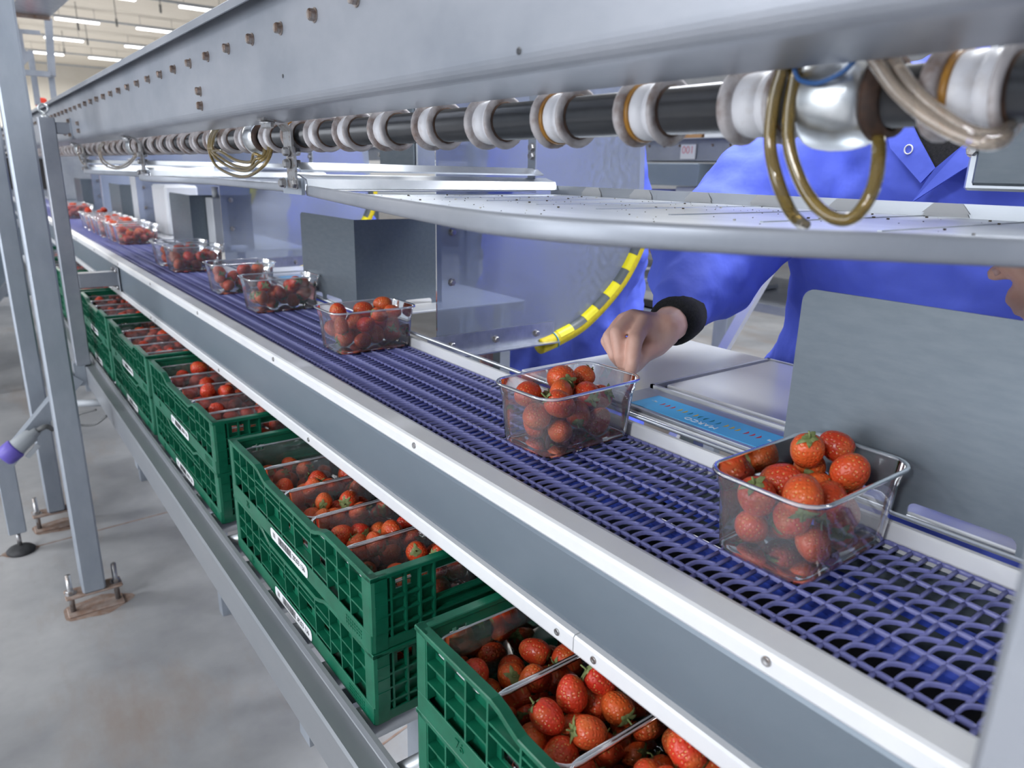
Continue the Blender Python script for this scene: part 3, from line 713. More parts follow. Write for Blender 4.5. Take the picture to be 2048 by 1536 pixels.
def big_post(x, y, label, wd=.068):
    t = thing('hall_post', (x, y, FL), label, 'post')
    zp = -1.358
    MB().box((x - wd / 2, y - wd / 2, zp), (x + wd / 2, y + wd / 2, 2.6), .006).build('upright', 'galvanised', t)
    MB().box((x - .083, y - .034, zp - .007), (x + .083, y + .034, zp), .003).build('base_plate', 'rust_stain', t)
    MB().box((x - .083, y - .034, FL), (x + .083, y + .034, FL + .007), .003).build('floor_plate', 'rust_stain', t)
    for sx in (-.066, .066):
        MB().tube([(x + sx, y, FL + .006), (x + sx, y, zp + .068)], .0085, 10).build('threaded_rod', 'bolt_steel', t)
        MB().hexbolt((x + sx, y, zp), (0, 0, 1), .014, .012).build('nut', 'bolt_steel', t)
        MB().hexbolt((x + sx, y, zp - .007), (0, 0, -1), .014, .012).build('nut', 'bolt_steel', t)
big_post(.174, 2.50, 'thick galvanised post standing on the nearest adjustable foot plate')
big_post(.140, 3.22, 'thick galvanised post just behind the foremost one', .062)
# rust around the feet
for (x, y, r, lb) in ((.174, 2.50, .105, 'brown rust stain around the foremost post foot'), (.14, 3.22, .10, 'brown rust stain around the second post foot'), (.0, 3.06, .06, 'rust stain under the round rubber foot')):
    s = MB(); pts = [(x + r * (1 + .12 * math.sin(3 * a + x * 9)) * math.cos(a), y + r * .62 * (1 + .1 * math.cos(5 * a)) * math.sin(a), FL + .0006) for a in np.linspace(0, 2 * math.pi, 25)[:-1]]
    s.add(pts, [tuple(range(24))]); s.build('rust_patch', 'rust_stain', label=lb, cat='stain')
# coupling with the violet cap on the brace
t = thing('power_coupling', (.05, 3.02, -1.02), 'grey cable coupling with a violet cap hanging on the braced post', 'connector')
a0, a1 = V(.115, 3.0, -.945), V(-.005, 3.0, -1.03)
d = (a1 - a0)
MB().tube([a0, a0 + d * .12, a0 + d * .16, a0 + d * .55, a0 + d * .60], [.015, .017, .026, .031, .033], 16).build('body', 'socket_grey', t)
MB().tube([a0 + d * .58, a0 + d * .62, a0 + d * .9, a0 + d * .96], [.034, .038, .037, .030], 16).build('cap', 'socket_purple', t)
MB().obox(a0 + d * .2 + V(.02, -.02, -.03), a0 + d * .62 + V(.03, -.02, -.035), .006, .016).build('lever', 'socket_grey', t)
MB().tube(smoothpath([a0, a0 + V(.03, 0, .01), a0 + V(.05, .05, -.02)], 4), .009, 8).build('cable', 'cable_grey', t)

# ------------------------------------------------------------------ crate shelf: rail, rollers, supports
shelf = thing('roller_shelf', (.55, 3, FL), 'low roller track with a grey channel edge carrying the green crates', 'roller track')
prof = strip_prof([(.305, -.815), (.301, -.812), (.301, -.741), (.303, -.7385), (.331, -.7385), (.3335, -.736), (.3335, -.722), (.338, -.722)], .003)
MB().extrude(prof, 'Y', -.5, 8.5).build('channel_edge', 'channel_steel', shelf)
prof = strip_prof([(.775, -.80), (.78, -.742), (.755, -.738), (.752, -.722)], .003)
MB().extrude(prof, 'Y', -.5, 8.5).build('channel_edge', 'channel_steel', shelf)
for k in range(58):
    yy = .055 + .1215 * k
    MB().tube([(.341, yy, -.7525), (.750, yy, -.7525)], .0245, 16).build('roller', 'stainless', shelf)
for yy in (.9, 2.2, 3.5, 5.2):
    MB().box((.31, yy, -.86), (.77, yy + .04, -.815)).build('cross_beam', 'galvanised', shelf)
    MB().box((.50, yy, FL), (.54, yy + .04, -.86)).build('leg', 'galvanised', shelf)
MB().tube([(.22, 3.0, -.86), (.34, 2.9, -.85)], .013, 10).build('conduit', 'socket_grey', shelf)
s = MB(); s.tube(smoothpath([V(.30, 2.9, -.87), V(.24, 2.93, -.89), V(.24, 2.95, -.93), V(.29, 2.93, -.935), V(.33, 2.9, -.90)], 6), .004, 8); s.build('power_cable', 'cable_grey', label='thin dark cable loop hanging under the roller track', cat='cable')
for x0, y0, x1, y1 in ((-1.2, 3.0, .9, 3.12), (-1.5, .9, .9, 1.45)):
    MB().obox((x0, y0, FL + .0005), (x1, y1, FL + .0005), .006, .002).build('trim_9', 'rust_stain', kind='structure')

# ------------------------------------------------------------------ green crates
CH = .1135
def panel(mb, us, zs, holes, f):
    for a, b_ in zip(us[:-1], us[1:]):
        for c_, d_ in zip(zs[:-1], zs[1:]):
            u, z = (a + b_) / 2, (c_ + d_) / 2
            if any(h[0] < u < h[1] and h[2] < z < h[3] for h in holes): continue
            p, q_ = f(a, c_), f(b_, d_); mb.box(p, q_)
def crate_proto():
    t = bpy.data.objects.new('crate', None); COL.objects.link(t); ORG[t.name] = V(0, 0, 0)
    def rimz(y):
        a = abs(y + .0)
        if a < .10: return CH - .015
        if a < .15: return CH - .015 + .015 * (3 * ((a - .10) / .05) ** 2 - 2 * ((a - .10) / .05) ** 3)
        return CH
    for sx in (-1, 1):
        mb = MB()
        hy = [-.145, -.075, -.055, .0, .02, .075, .095, .145]
        holes = [(-.145, -.075, .038, .066), (-.055, .0, .038, .066), (.02, .075, .038, .066), (.095, .145, .038, .066)]
        panel(mb, [-.292] + hy + [.292], [.004, .038, .066, .092], holes, lambda u, z: (sx * (.1905 if z < .05 else .1905), u, z) if False else (sx * .1905, u, z))
        mb2 = MB()
        # the wall itself as boxes 3 mm thick
        mb2.v = [(p[0], p[1], p[2]) for p in mb.v]; mb = MB()
        us = [-.292] + hy + [.292]; zs = [.004, .038, .066, .092]
        for a, b_ in zip(us[:-1], us[1:]):
            for c_, d_ in zip(zs[:-1], zs[1:]):
                u, z = (a + b_) / 2, (c_ + d_) / 2
                if any(h[0] < u < h[1] and h[2] < z < h[3] for h in holes): continue
                mb.box((sx * .1850, a, c_), (sx * .1880, b_, d_))
        for y in (-.275, -.235, -.195, -.155, -.10, -.03, .03, .10, .155, .195, .235, .275):
            mb.box((sx * .187, y - .0016, .028), (sx * .1995, y + .0016, rimz(y) - .003))
        for (ya, yb, z) in ((-.292, -.155, .052), (-.292, -.155, .078), (.155, .292, .052), (.155, .292, .078), (-.155, .155, .034), (-.155, .155, .071), (-.155, .155, .083)):
            mb.box((sx * .187, ya, z - .0015), (sx * .199, yb, z + .0015))
        mb.build('long_side', 'green_plastic', t, local=True)
        mb = MB(); rings = []
        for y in list(np.linspace(-.3, .3, 41)):
            z = rimz(y); xo, xi = .200, .187
            rings.append([(sx * xo, y, z - .006), (sx * xo, y, z - .0012), (sx * (xo - .0012), y, z), (sx * (xi + .0012), y, z), (sx * xi, y, z - .0012), (sx * xi, y, z - .005), (sx * (xi + .003), y, z - .0065)])
        mb.loft(rings if sx > 0 else rings, True, True, False); mb.build('long_rim', 'green_plastic', t, local=True)
        mb = MB().box((sx * .1975, -.296, .0), (sx * .2002, .296, .028), .001)
        for i in range(8):
            for j in range(3):
                mb.box((sx * .2002, -.268 + i * .0065, .008 + j * .005), (sx * .2010, -.2655 + i * .0065, .0105 + j * .005))
        mb.build('skirt', 'green_plastic', t, local=True)
    for sy in (-1, 1):
        mb = MB()
        us = [-.188, -.160, -.136, -.122, -.110, -.10, .10, .110, .122, .136, .160, .188]; zs = [.004, .030, .050, .082, .086, .092, .097, .1085]
        holes = [(-.10, .10, .050, .092), (-.160, -.136, .082, .097), (.136, .160, .082, .097), (-.122, -.110, .086, .092), (.110, .122, .086, .092)]
        for a, b_ in zip(us[:-1], us[1:]):
            for c_, d_ in zip(zs[:-1], zs[1:]):
                u, z = (a + b_) / 2, (c_ + d_) / 2
                if any(h[0] < u < h[1] and h[2] < z < h[3] for h in holes): continue
                mb.box((a, sy * .2885, c_), (b_, sy * .2915, d_))
        for x in (-.17, -.148, -.126, -.104, .104, .126, .148, .17):
            mb.box((x - .0015, sy * .290, .018), (x + .0015, sy * .2992, CH - .006))
        for z in (.030, .052, .074): mb.box((-.188, sy * .290, z - .0015), (-.102, sy * .2988, z + .0015)); mb.box((.102, sy * .290, z - .0015), (.188, sy * .2988, z + .0015))
        for z in (.048, .030): mb.box((-.102, sy * .290, z - .0015), (.102, sy * .2988, z + .0015))
        mb.build('short_side', 'green_plastic', t, local=True)
        mb = MB().box((-.2, sy * .2865, CH - .007), (.2, sy * .300, CH), .0012); mb.build('short_rim', 'green_plastic', t, local=True)
        mb = MB().box((-.196, sy * .2945, 0), (.196, sy * .2975, .016), .001); mb.build('skirt', 'green_plastic', t, local=True)
    for sx in (-1, 1):
        for sy in (-1, 1):
            mb = MB()
            ring = lambda z, o: [(sx * a, sy * b_, z) for a, b_ in ((.176, .300 - o), (.194, .300 - o), (.1985, .2985 - o), (.2 - o, .294), (.2 - o, .276), (.195, .276), (.195, .295), (.176, .295))]
            mb.loft([ring(.0, .002), ring(.0275, .0015), ring(.028, 0), ring(CH - .004, 0), ring(CH, .001)], True, True)
            for z in (.05, .07, .09): mb.box((sx * .176, sy * .2995, z - .001), (sx * .194, sy * .3008, z + .001))
            mb.build('corner_post', 'green_plastic', t, local=True)
    mb = MB().box((-.192, -.292, .003), (.192, .292, .0065)); mb.build('base', 'green_plastic', t, local=True)
    lab = MB()
    pts = rrect(.165, .021, .008, 4)
    lab.add([(-.2012, p[0] - .0, p[1] + .0145) for p in pts], [tuple(reversed(range(len(pts))))]); lb = lab.build('label_sticker', 'paper_label', t, local=True)
    bc = MB(); r_ = random.Random(3); yy = .045
    while yy > -.012:
        wv = r_.choice((.0012, .002, .003)); bc.add([(-.2014, yy, .008), (-.2014, yy - wv, .008), (-.2014, yy - wv, .021), (-.2014, yy, .021)], [(0, 1, 2, 3)]); yy -= wv + r_.choice((.001, .0016))
    for k in range(3): bc.add([(-.2014, .07 - k * .004, .010), (-.2014, .068 - k * .004, .010), (-.2014, .068 - k * .004, .019), (-.2014, .07 - k * .004, .019)], [(0, 1, 2, 3)])
    bc.build('barcode', 'ink_black', lb, local=True)
    # reading from the aisle side: text faces -X
    R = Matrix(((0, 0, -1, 0), (-1, 0, 0, 0), (0, 1, 0, 0), (0, 0, 0, 1)))
    me = textmesh('28203 136', .0125, 'sticker_number', 'ink_black', Matrix.Translation((-.2015, -.045, .0145)) @ R, .0001)
    add_mesh('number', me, lb)
    me = textmesh('76', .017, 'moulded_number', 'green_plastic', Matrix.Translation((-.2006, .205, .0145)) @ R, .0007)
    add_mesh('moulded_number', me, t)
    return t
proto = crate_proto()
stack_y = [.330, 1.0435, 1.752, 2.39, 3.03, 3.67, 4.31, 4.95]
order = ['nearest', 'second', 'third', 'fourth', 'fifth', 'sixth', 'seventh', 'farthest']
CX, ZSH = .5475, -.728
first = True
CRATES = {}
for k, y in enumerate(stack_y):
    for lev in (0, 1):
        o = proto if first else clone(proto); first = False
        place(o, (CX, y, ZSH + lev * (CH + .0003)), 0, '%s green crate of the %s stack on the roller track%s' % (('lower', 'upper')[lev], order[k], ' from the camera' if k == 0 else ''), 'green crates on the roller track')
        o['category'] = 'crate'; CRATES[(k, lev)] = o

# ------------------------------------------------------------------ punnets
def punnet_proto():
    t = bpy.data.objects.new('punnet', None); COL.objects.link(t); ORG[t.name] = V(0, 0, 0)
    def ring(wd, dp, r, z, fl=0):
        P = rrect(wd, dp, r, 5, z); out = []
        nsub = 3; full = []
        for i, p in enumerate(P):
            q_ = P[(i + 1) % len(P)]; L = math.hypot(q_[0] - p[0], q_[1] - p[1]); kk = 7 if L > .03 else 1
            for j in range(kk): full.append((p[0] + (q_[0] - p[0]) * j / kk, p[1] + (q_[1] - p[1]) * j / kk, z))
        for i, p in enumerate(full):
            s_ = 1 + (fl * (1 if i % 2 else -1)); out.append((p[0] * s_, p[1] * s_, p[2]))
        return out
    mb = MB(); mb.loft([ring(.120, .062, .014, .0035), ring(.150, .090, .016, .003), ring(.157, .096, .018, .0002), ring(.162, .100, .019, .004, .006), ring(.170, .106, .021, .045, .008), ring(.174, .109, .022, .066, .003), ring(.178, .112, .023, .070), ring(.182, .115, .024, .0855)], True, False, True)
    mb.build('tub', 'clear_plastic', t, local=True)
    mb = MB(); mb.loft([ring(.1815, .1145, .024, .0850), ring(.1825, .1155, .024, .0868), ring(.188, .120, .026, .0873), ring(.1905, .1225, .027, .0858), ring(.1905, .1225, .027, .0835), ring(.188, .120, .026, .0830)], False, False, True)
    mb.build('rim', 'clear_rim', t, local=True)
    return t
pproto = punnet_proto(); pfirst = True
def new_punnet(loc, label, group, rz=0):
    global pfirst
    o = pproto if pfirst else clone(pproto); pfirst = False
    place(o, loc, rz, label, group); o['category'] = 'punnet'; return o

# ------------------------------------------------------------------ strawberries
def berry_mesh(seed, seg=18, rings=12):
    r_ = random.Random(seed); a, b_ = r_.uniform(.92, 1.08), r_.uniform(.92, 1.06); tip = r_.uniform(.55, .85); ph = r_.uniform(0, 6)
    mb = MB(); R = []
    for k in range(rings + 1):
        t = k / rings                       # 0 shoulder, 1 tip
        th = math.pi * t
        rad = math.sin(th) ** .85 * (1 - (1 - tip) * t ** 1.3 * .75) if 0 < k < rings else .02
        z = .98 * math.cos(th) - .12 * (1 - t) * (math.exp(-((t) / .08) ** 2)) * 2
        z = z if z > 0 else z * 1.18
        R.append([(rad * a * math.cos(2 * math.pi * i / seg) * (1 + .05 * math.sin(2 * (2 * math.pi * i / seg) + ph)), rad * b_ * math.sin(2 * math.pi * i / seg), z) for i in range(seg)])
    mb.loft(R, True, True, True); mb.v = [(x * .0195, y * .0195, z * .0195) for x, y, z in mb.v]
    return mb
def calyx_mesh(seed):
    r_ = random.Random(seed); mb = MB(); n_ = r_.choice((7, 8, 9))
    for k in range(n_):
        a = 2 * math.pi * k / n_ + r_.uniform(-.15, .15); L = r_.uniform(.010, .016); wv = r_.uniform(.0028, .0042); lift = r_.uniform(-.003, .009)
        ca, sa = math.cos(a), math.sin(a); pts = []
        for t, ww, zz in ((.08, .5, .0), (.4, 1, .0012), (.75, .7, .0006 + lift * .5), (1.0, .0, -.002 + lift)):
            for s_ in (-1, 0, 1):
                u, v_ = L * t, wv * ww * s_; pts.append((u * ca - v_ * sa, u * sa + v_ * ca, .0185 + zz - (abs(s_) * .0008) - .0055 * t * t))
        mb.add(pts, [(3 * i + j, 3 * i + j + 1, 3 * i + j + 4, 3 * i + j + 3) for i in range(3) for j in range(2)], True)
    mb.tube([(0, 0, .017), (.0006, 0, .022), (.002, .001, .027)], [.0016, .0012, .0010], 6)
    return mb.mesh('calyx', 'calyx_green')
BM = [berry_mesh(k).mesh('strawberry', 'strawberry_red') for k in range(6)]
CM = [calyx_mesh(k) for k in range(4)]
LOW = berry_mesh(3, 9, 6)
def pack(nb, wd, dp, r, rg, floor=.004, slope=0.0, tries=26):
    out = []
    for k in range(nb):
        ri = r * rg.uniform(.88, 1.10); best = None
        for _ in range(tries):
            x = rg.uniform(-wd / 2 + ri, wd / 2 - ri); y = rg.uniform(-dp / 2 + ri, dp / 2 - ri); z = floor + ri
            for (a, b_, c_, rr) in out:
                d2 = (x - a) ** 2 + (y - b_) ** 2; s_ = (ri + rr) * .93
                if d2 < s_ * s_: z = max(z, c_ + math.sqrt(s_ * s_ - d2))
            sc = z - slope * x
            if best is None or sc < best[0]: best = (sc, x, y, z)
        out.append((best[1], best[2], best[3], ri))
    return out
def fill(loc, nb, seed, label, group, rz=0, slope=0.0, wd=.160, dp=.099, r=.0192):
    rg = random.Random(seed)
    P = pack(nb, wd, dp, r, rg, slope=slope)
    scr = lambda p: (loc[0] + p[0]) * r2.x + (loc[1] + p[1]) * r2.y
    zs = sorted(p[2] for p in P); zm = max(.030, zs[len(zs) // 2 - 1] + .004)
    lay = {True: sorted([i for i in range(len(P)) if P[i][2] > zm], key=lambda i: scr(P[i])), False: sorted([i for i in range(len(P)) if P[i][2] <= zm], key=lambda i: scr(P[i]))}
    NUM = ['leftmost', 'second from left', 'third from left', 'fourth from left', 'fifth from left', 'sixth from left', 'seventh from left', 'eighth from left', 'ninth from left', 'tenth from left', 'eleventh from left', 'twelfth from left']
    for i, (x, y, z, ri) in enumerate(P):
        up = z > zm; lab = 'strawberry %s in the %s layer, %s' % (NUM[min(lay[up].index(i), 11)], 'upper' if up else 'lower', label)
        me = rg.choice(BM); o = bpy.data.objects.new('strawberry', me); COL.objects.link(o)
        ca, sa = math.cos(rz), math.sin(rz)
        o.location = (loc[0] + x * ca - y * sa, loc[1] + x * sa + y * ca, loc[2] + z + H)
        o.rotation_euler = (rg.uniform(0, 6.3), rg.uniform(0, 6.3), rg.uniform(0, 6.3)); s_ = ri / .0195 * .98; o.scale = (s_, s_, s_)
        tag(o, lab, 'strawberry', group)
        c_ = bpy.data.objects.new('calyx', rg.choice(CM)); COL.objects.link(c_); c_.parent = o; c_.rotation_euler = (0, 0, rg.uniform(0, 6))
STUFF = MB()
def fill_low(loc, nb, seed, wd=.160, dp=.099, r=.0195, floor=.004):
    rg = random.Random(seed)
    for (x, y, z, ri) in pack(nb, wd, dp, r, rg, floor=floor, tries=14):
        M3 = Euler((rg.uniform(0, 6.3), rg.uniform(0, 6.3), rg.uniform(0, 6.3))).to_matrix(); s_ = ri / .0195
        STUFF.add([(M3 @ Vector(q_)) * s_ + V(loc[0] + x, loc[1] + y, loc[2] + z) for q_ in LOW.v], LOW.f, True)
ZB = -.3596
pb = [(.641, .346, 0.0, 18, 'clear punnet of strawberries nearest the camera on the belt, before the big guard plate'),
      (.642, .712, .05, 16, 'clear punnet of strawberries under the reaching hand'),
      (.648, 1.358, .0, 17, 'third clear punnet of strawberries on the belt, beside the second guard plate'),
      (.648, 1.862, .0, 15, 'fourth clear punnet of strawberries on the belt'),
      (.648, 2.192, .0, 12, 'fifth clear punnet on the belt, right behind the fourth'),
      (.648, 2.715, .0, 11, 'sixth clear punnet of strawberries on the belt'),
      (.645, 2.905, .0, 12, 'seventh clear punnet on the belt, half hidden by the sixth'),
      (.655, 3.76, .0, 12, 'clear punnet at the front of the tight queue on the belt')]
for k, (x, y, rz, nb, lb) in enumerate(pb):
    new_punnet((x, y, ZB), lb, 'punnets on the belt', rz)
    fill((x, y, ZB), nb, 40 + k, ('nearest punnet on the belt', 'punnet under the hand', 'third punnet on the belt', 'fourth punnet on the belt', 'fifth punnet on the belt', 'sixth punnet on the belt', 'seventh punnet on the belt', 'queue\'s front punnet')[k], 'strawberries in belt punnet %d' % (k + 1), rz, slope=(.12 if k in (0, 2) else 0), r=(.0193 if k < 2 else .0190))
qy = [3.90, 4.03, 4.16, 4.30, 4.44, 4.60, 4.78, 5.6, 5.78, 5.96]
for k, y in enumerate(qy):
    new_punnet((.648 + rnd.uniform(-.01, .01), y, ZB), 'clear punnet in the far queue on the belt, %s behind its front punnet' % ('first', 'second', 'third', 'fourth', 'fifth', 'sixth', 'seventh', 'eighth', 'ninth', 'tenth')[k], 'punnets on the belt', 0)
    fill_low((.648, y, ZB), 13, 90 + k)
# punnets in the crates: five across the length, the row along the aisle side
for k, yc in enumerate(stack_y):
    zc = ZSH + CH + .0003 + .0066
    for j in range(5):
        yp = yc + .228 - .1145 * j
        if k == 0 and j > 3: continue
        if k > 4 and j % 2: pass
        x = CX - .0955
        new_punnet((x, yp, zc), 'clear punnet of strawberries, %s from the far end of the %s upper crate' % (('first', 'second', 'third', 'fourth', 'fifth')[j], order[k]), 'punnets in the crates')
        if k < 2:
            fill((x, yp, zc), (20 if k == 0 else 16) if j else 11, 200 + k * 10 + j, '%s punnet of the %s crate' % (('first', 'second', 'third', 'fourth', 'fifth')[j], order[k]), 'strawberries in crate %d punnet %d' % (k + 1, j + 1), r=.0180)
        else:
            fill_low((x, yp, zc), 12, 300 + k * 10 + j)
# the lower crates of the first stacks show some fruit through their sides
for k in (1, 2, 3):
    zc = ZSH + .0066
    for j in range(5):
        fill_low((CX - .0955, stack_y[k] + .228 - .1145 * j, zc), 9, 500 + 10 * k + j)
STUFF.build('far_strawberries', 'strawberry_red', label='strawberries heaped in the far punnets and lower crates', cat='strawberries', kind='stuff')

# ------------------------------------------------------------------ workers
def remesh(mb, name, mats, vox, smooth=4, parent=None, org=V(0, 0, 0), disp=None):
    me = mb.mesh('tmp', mats); o = bpy.data.objects.new('tmp', me); COL.objects.link(o)
    md = o.modifiers.new('r', 'REMESH'); md.mode = 'VOXEL'; md.voxel_size = vox; md.use_smooth_shade = True
    sm = o.modifiers.new('s', 'SMOOTH'); sm.factor = .5; sm.iterations = smooth
    if disp:
        for sz, st in disp:
            tx = bpy.data.textures.new('folds', 'CLOUDS'); tx.noise_scale = sz; tx.noise_depth = 1
            dm = o.modifiers.new('d', 'DISPLACE'); dm.texture = tx; dm.strength = st; dm.mid_level = .5; dm.texture_coords = 'LOCAL'
    dg = bpy.context.evaluated_depsgraph_get(); m2 = bpy.data.meshes.new_from_object(o.evaluated_get(dg)); bpy.data.objects.remove(o)
    m2.transform(Matrix.Translation(-org)); m2.name = name; m2.materials.clear(); m2.materials.append(MATS[mats])
    m2.polygons.foreach_set('use_smooth', [True] * len(m2.polygons))
    r = bpy.data.objects.new(name, m2); COL.objects.link(r); r.parent = parent; ORG[r.name] = org; return r
def ball(mb, c, r, seg=12):
    rx, ry, rz = r if isinstance(r, tuple) else (r, r, r); R = []
    for k in range(seg // 2 + 1):
        th = math.pi * k / (seg // 2); s_ = max(math.sin(th), .01)
        R.append([(c[0] + rx * s_ * math.cos(2 * math.pi * i / seg), c[1] + ry * s_ * math.sin(2 * math.pi * i / seg), c[2] + rz * math.cos(th)) for i in range(seg)])
    mb.loft(R[::-1], True, True, True)
def limb(mb, pts, rad, seg=14):
    for p, r in zip(pts, rad): ball(mb, p, r)
    for a, b_, ra, rb in zip(pts[:-1], pts[1:], rad[:-1], rad[1:]): mb.tube([a, b_], [ra, rb], seg)
def ell(mb, secs, seg=28):
    R = []
    for (cx, cy, z, hx, hy) in secs:
        R.append([(cx + hx * math.copysign(abs(math.cos(t)) ** .8, math.cos(t)), cy + hy * math.copysign(abs(math.sin(t)) ** .8, math.sin(t)), z) for t in (2 * math.pi * i / seg for i in range(seg))])
    mb.loft(R, True, True, True)
def head(t, c, look):
    """head with face, ears and a work cap; c = centre of the head, facing -X"""
    mb = MB(); ball(mb, c, (.098, .078, .115), 20); ball(mb, (c[0] - .05, c[1], c[2] - .06), (.055, .055, .06), 14)
    limb(mb, [V(c[0] - .096, c[1], c[2] + .005), V(c[0] - .112, c[1], c[2] - .025)], [.009, .015])
    for s_ in (-1, 1):
        ball(mb, (c[0] + .01, c[1] + s_ * .080, c[2] - .01), (.022, .010, .032), 10)
        ball(mb, (c[0] - .088, c[1] + s_ * .034, c[2] + .028), (.014, .024, .010), 8)
    limb(mb, [V(c[0] + .02, c[1], c[2] - .09), V(c[0] + .035, c[1], c[2] - .20)], [.056, .062])
    return mb
def worker(org, label, secs, arms, hands, headc, extras=None, vox=.009):
    t = thing('person', (org[0], org[1], FL), label, 'person'); o0 = ORG[t.name]
    body = head(t, headc, None)
    for pts, rad in hands: limb(body, pts, rad, 12)
    for s_ in (-1, 1):
        x, y = org[0], org[1] + s_ * .10
        limb(body, [V(x, y, -.60), V(x + .01, y, -.95), V(x + .02, y, FL + .09)], [.075, .055, .042])
        limb(body, [V(x + .02, y, FL + .05), V(x - .12, y, FL + .035)], [.04, .034])
    limb(body, [V(headc[0] + .035, headc[1], headc[2] - .2), V(org[0], org[1], -.35), V(org[0], org[1], -.6)], [.06, .10, .11])
    remesh(body, 'body', 'skin', .0034, 3, t, o0)
    coat = MB(); ell(coat, secs)
    for pts, rad in arms: limb(coat, pts, rad, 16)
    remesh(coat, 'coat', 'coat_blue', vox, 5, t, o0, [(.15, .050), (.06, .022)])
    tr = MB()
    for s_ in (-1, 1):
        x, y = org[0], org[1] + s_ * .10
        limb(tr, [V(x, y, -.60), V(x + .01, y, -.95), V(x + .02, y, FL + .11)], [.095, .078, .068])
    remesh(tr, 'trousers', 'trouser', .012, 3, t, o0)
    sh = MB()
    for s_ in (-1, 1):
        limb(sh, [V(org[0] + .04, org[1] + s_ * .1, FL + .05), V(org[0] - .13, org[1] + s_ * .1, FL + .042)], [.05, .042])
    remesh(sh, 'shoes', 'rubber', .010, 3, t, o0)
    cp = MB(); ball(cp, (headc[0] + .012, headc[1], headc[2] + .035), (.105, .092, .098), 18)
    cp.v = [p if p[2] > headc[2] + .03 else (p[0], p[1], headc[2] + .03) for p in cp.v]; cp.build('cap', 'cap_white', t)
    MB().box((headc[0] + .02, headc[1] - .07, headc[2] - .07), (headc[0] + .095, headc[1] + .07, headc[2] + .04), .02).build('hair', 'hair', t)
    for s_ in (-1, 1):
        e = MB(); ball(e, (headc[0] - .089, headc[1] + s_ * .032, headc[2] + .008), (.009, .013, .008), 10); e.build('eye', 'eye_white', t)
        e = MB(); ball(e, (headc[0] - .096, headc[1] + s_ * .032, headc[2] + .008), .0045, 8); e.build('pupil', 'eye_dark', t)
    e = MB(); ball(e, (headc[0] - .103, headc[1], headc[2] - .058), (.008, .024, .007), 10); e.build('mouth', 'lip', t)
    return t
q = ptX
# nearest worker
secs = [(1.40, .52, -1.02, .17, .29), (1.395, .52, -.85, .175, .30), (1.385, .525, -.60, .175, .315), (1.37, .53, -.36, .165, .315), (1.34, .52, -.22, .155, .275), (1.30, .51, -.08, .150, .255), (1.265, .50, .03, .145, .255), (1.245, .495, .10, .130, .235), (1.235, .49, .145, .10, .17), (1.23, .485, .175, .075, .09)]
sh_r = V(1.235, .705, .075)
el_r = q(1408, 522, 1.04); cf_r = q(1350, 640, .875)
sh_l = V(1.235, .29, .075); el_l = V(1.13, .20, -.19); cf_l = V(1.02, .252, -.172)
wr = q(1330, 655, .835)
hr = []
# right hand: back of the hand up, fingers reaching down, thumb against the index
mi, mm_, mr, ml = q(1290, 642, .800), q(1266, 634, .793), q(1247, 640, .795), q(1232, 655, .803)
hr.append(([cf_r, wr], [.030, .027]))
for kq, rr in ((mi, .0125), (mm_, .0125), (mr, .012), (ml, .011)): hr.append(([wr, wr.lerp(kq, .55), kq], [.023, .0165, rr]))
hr.append(([mi, mm_, mr, ml], [.0125, .0125, .012, .011]))
hr.append(([mi, q(1270, 680, .762), q(1264, 728, .750), q(1257, 765, .749)], [.0130, .0120, .0104, .0084]))
hr.append(([mm_, q(1234, 666, .755), q(1240, 712, .750), q(1247, 736, .757)], [.0130, .0120, .0104, .0086]))
hr.append(([mr, q(1217, 674, .765), q(1228, 712, .762), q(1240, 728, .772)], [.0112, .0102, .009, .0078]))
hr.append(([ml, q(1212, 682, .782), q(1226, 708, .784)], [.0102, .0095, .008]))
hr.append(([wr + V(-.004, -.004, -.008), q(1314, 690, .815), q(1289, 708, .785), q(1270, 734, .764)], [.023, .0180, .0135, .0100]))
hr.append(([mi, q(1308, 682, .81)], [.0125, .016]))
# left hand, half outside the picture
wl = V(.965, .268, -.160)
hl = [([cf_l, wl], [.030, .027])]
kn = [q(2062, 548, .93), q(2068, 570, .93), q(2072, 592, .935), q(2074, 612, .94)]
for kq in kn: hl.append(([wl, wl.lerp(kq, .6), kq], [.024, .017, .0122]))
hl.append(([kn[0], q(2040, 541, .915), q(2012, 541, .905), q(1990, 547, .900)], [.012, .0108, .0098, .0085]))
hl.append(([kn[1], q(2050, 575, .905), q(2032, 588, .905), q(2026, 600, .912)], [.0118, .0108, .0092, .008]))
hl.append(([kn[2], q(2056, 598, .910), q(2044, 610, .912), q(2040, 620, .92)], [.0112, .0102, .009, .0078]))
hl.append(([kn[3], q(2064, 616, .925), q(2056, 628, .93)], [.0102, .0092, .008]))
hl.append(([wl, q(2060, 560, .90), q(2030, 530, .895), q(2008, 528, .895)], [.019, .014, .011, .0088]))
W1 = worker((1.38, .52), 'person in a blue work coat reaching a hand over the punnet',
            secs, [([sh_r, q(1500, 425, 1.13), el_r, cf_r.lerp(el_r, .20)], [.100, .098, .094, .060]), ([sh_l, el_l, cf_l], [.095, .08, .056])],
            hr + hl, V(1.20, .485, .36))
o0 = ORG[W1.name]
d = (wr - cf_r).normalized()
MB().tube([cf_r - d * .035, cf_r - d * .004, cf_r + d * .016, cf_r + d * .021], [.0400, .0400, .0375, .030], 24).build('knit_cuff', 'black_knit', W1)
dl = (wl - cf_l).normalized()
MB().tube([cf_l - dl * .03, cf_l + dl * .004, cf_l + dl * .018, cf_l + dl * .022], [.040, .0395, .0375, .030], 24).build('knit_cuff', 'black_knit', W1)
tip, pip = q(1990, 547, .900), q(2012, 541, .905)
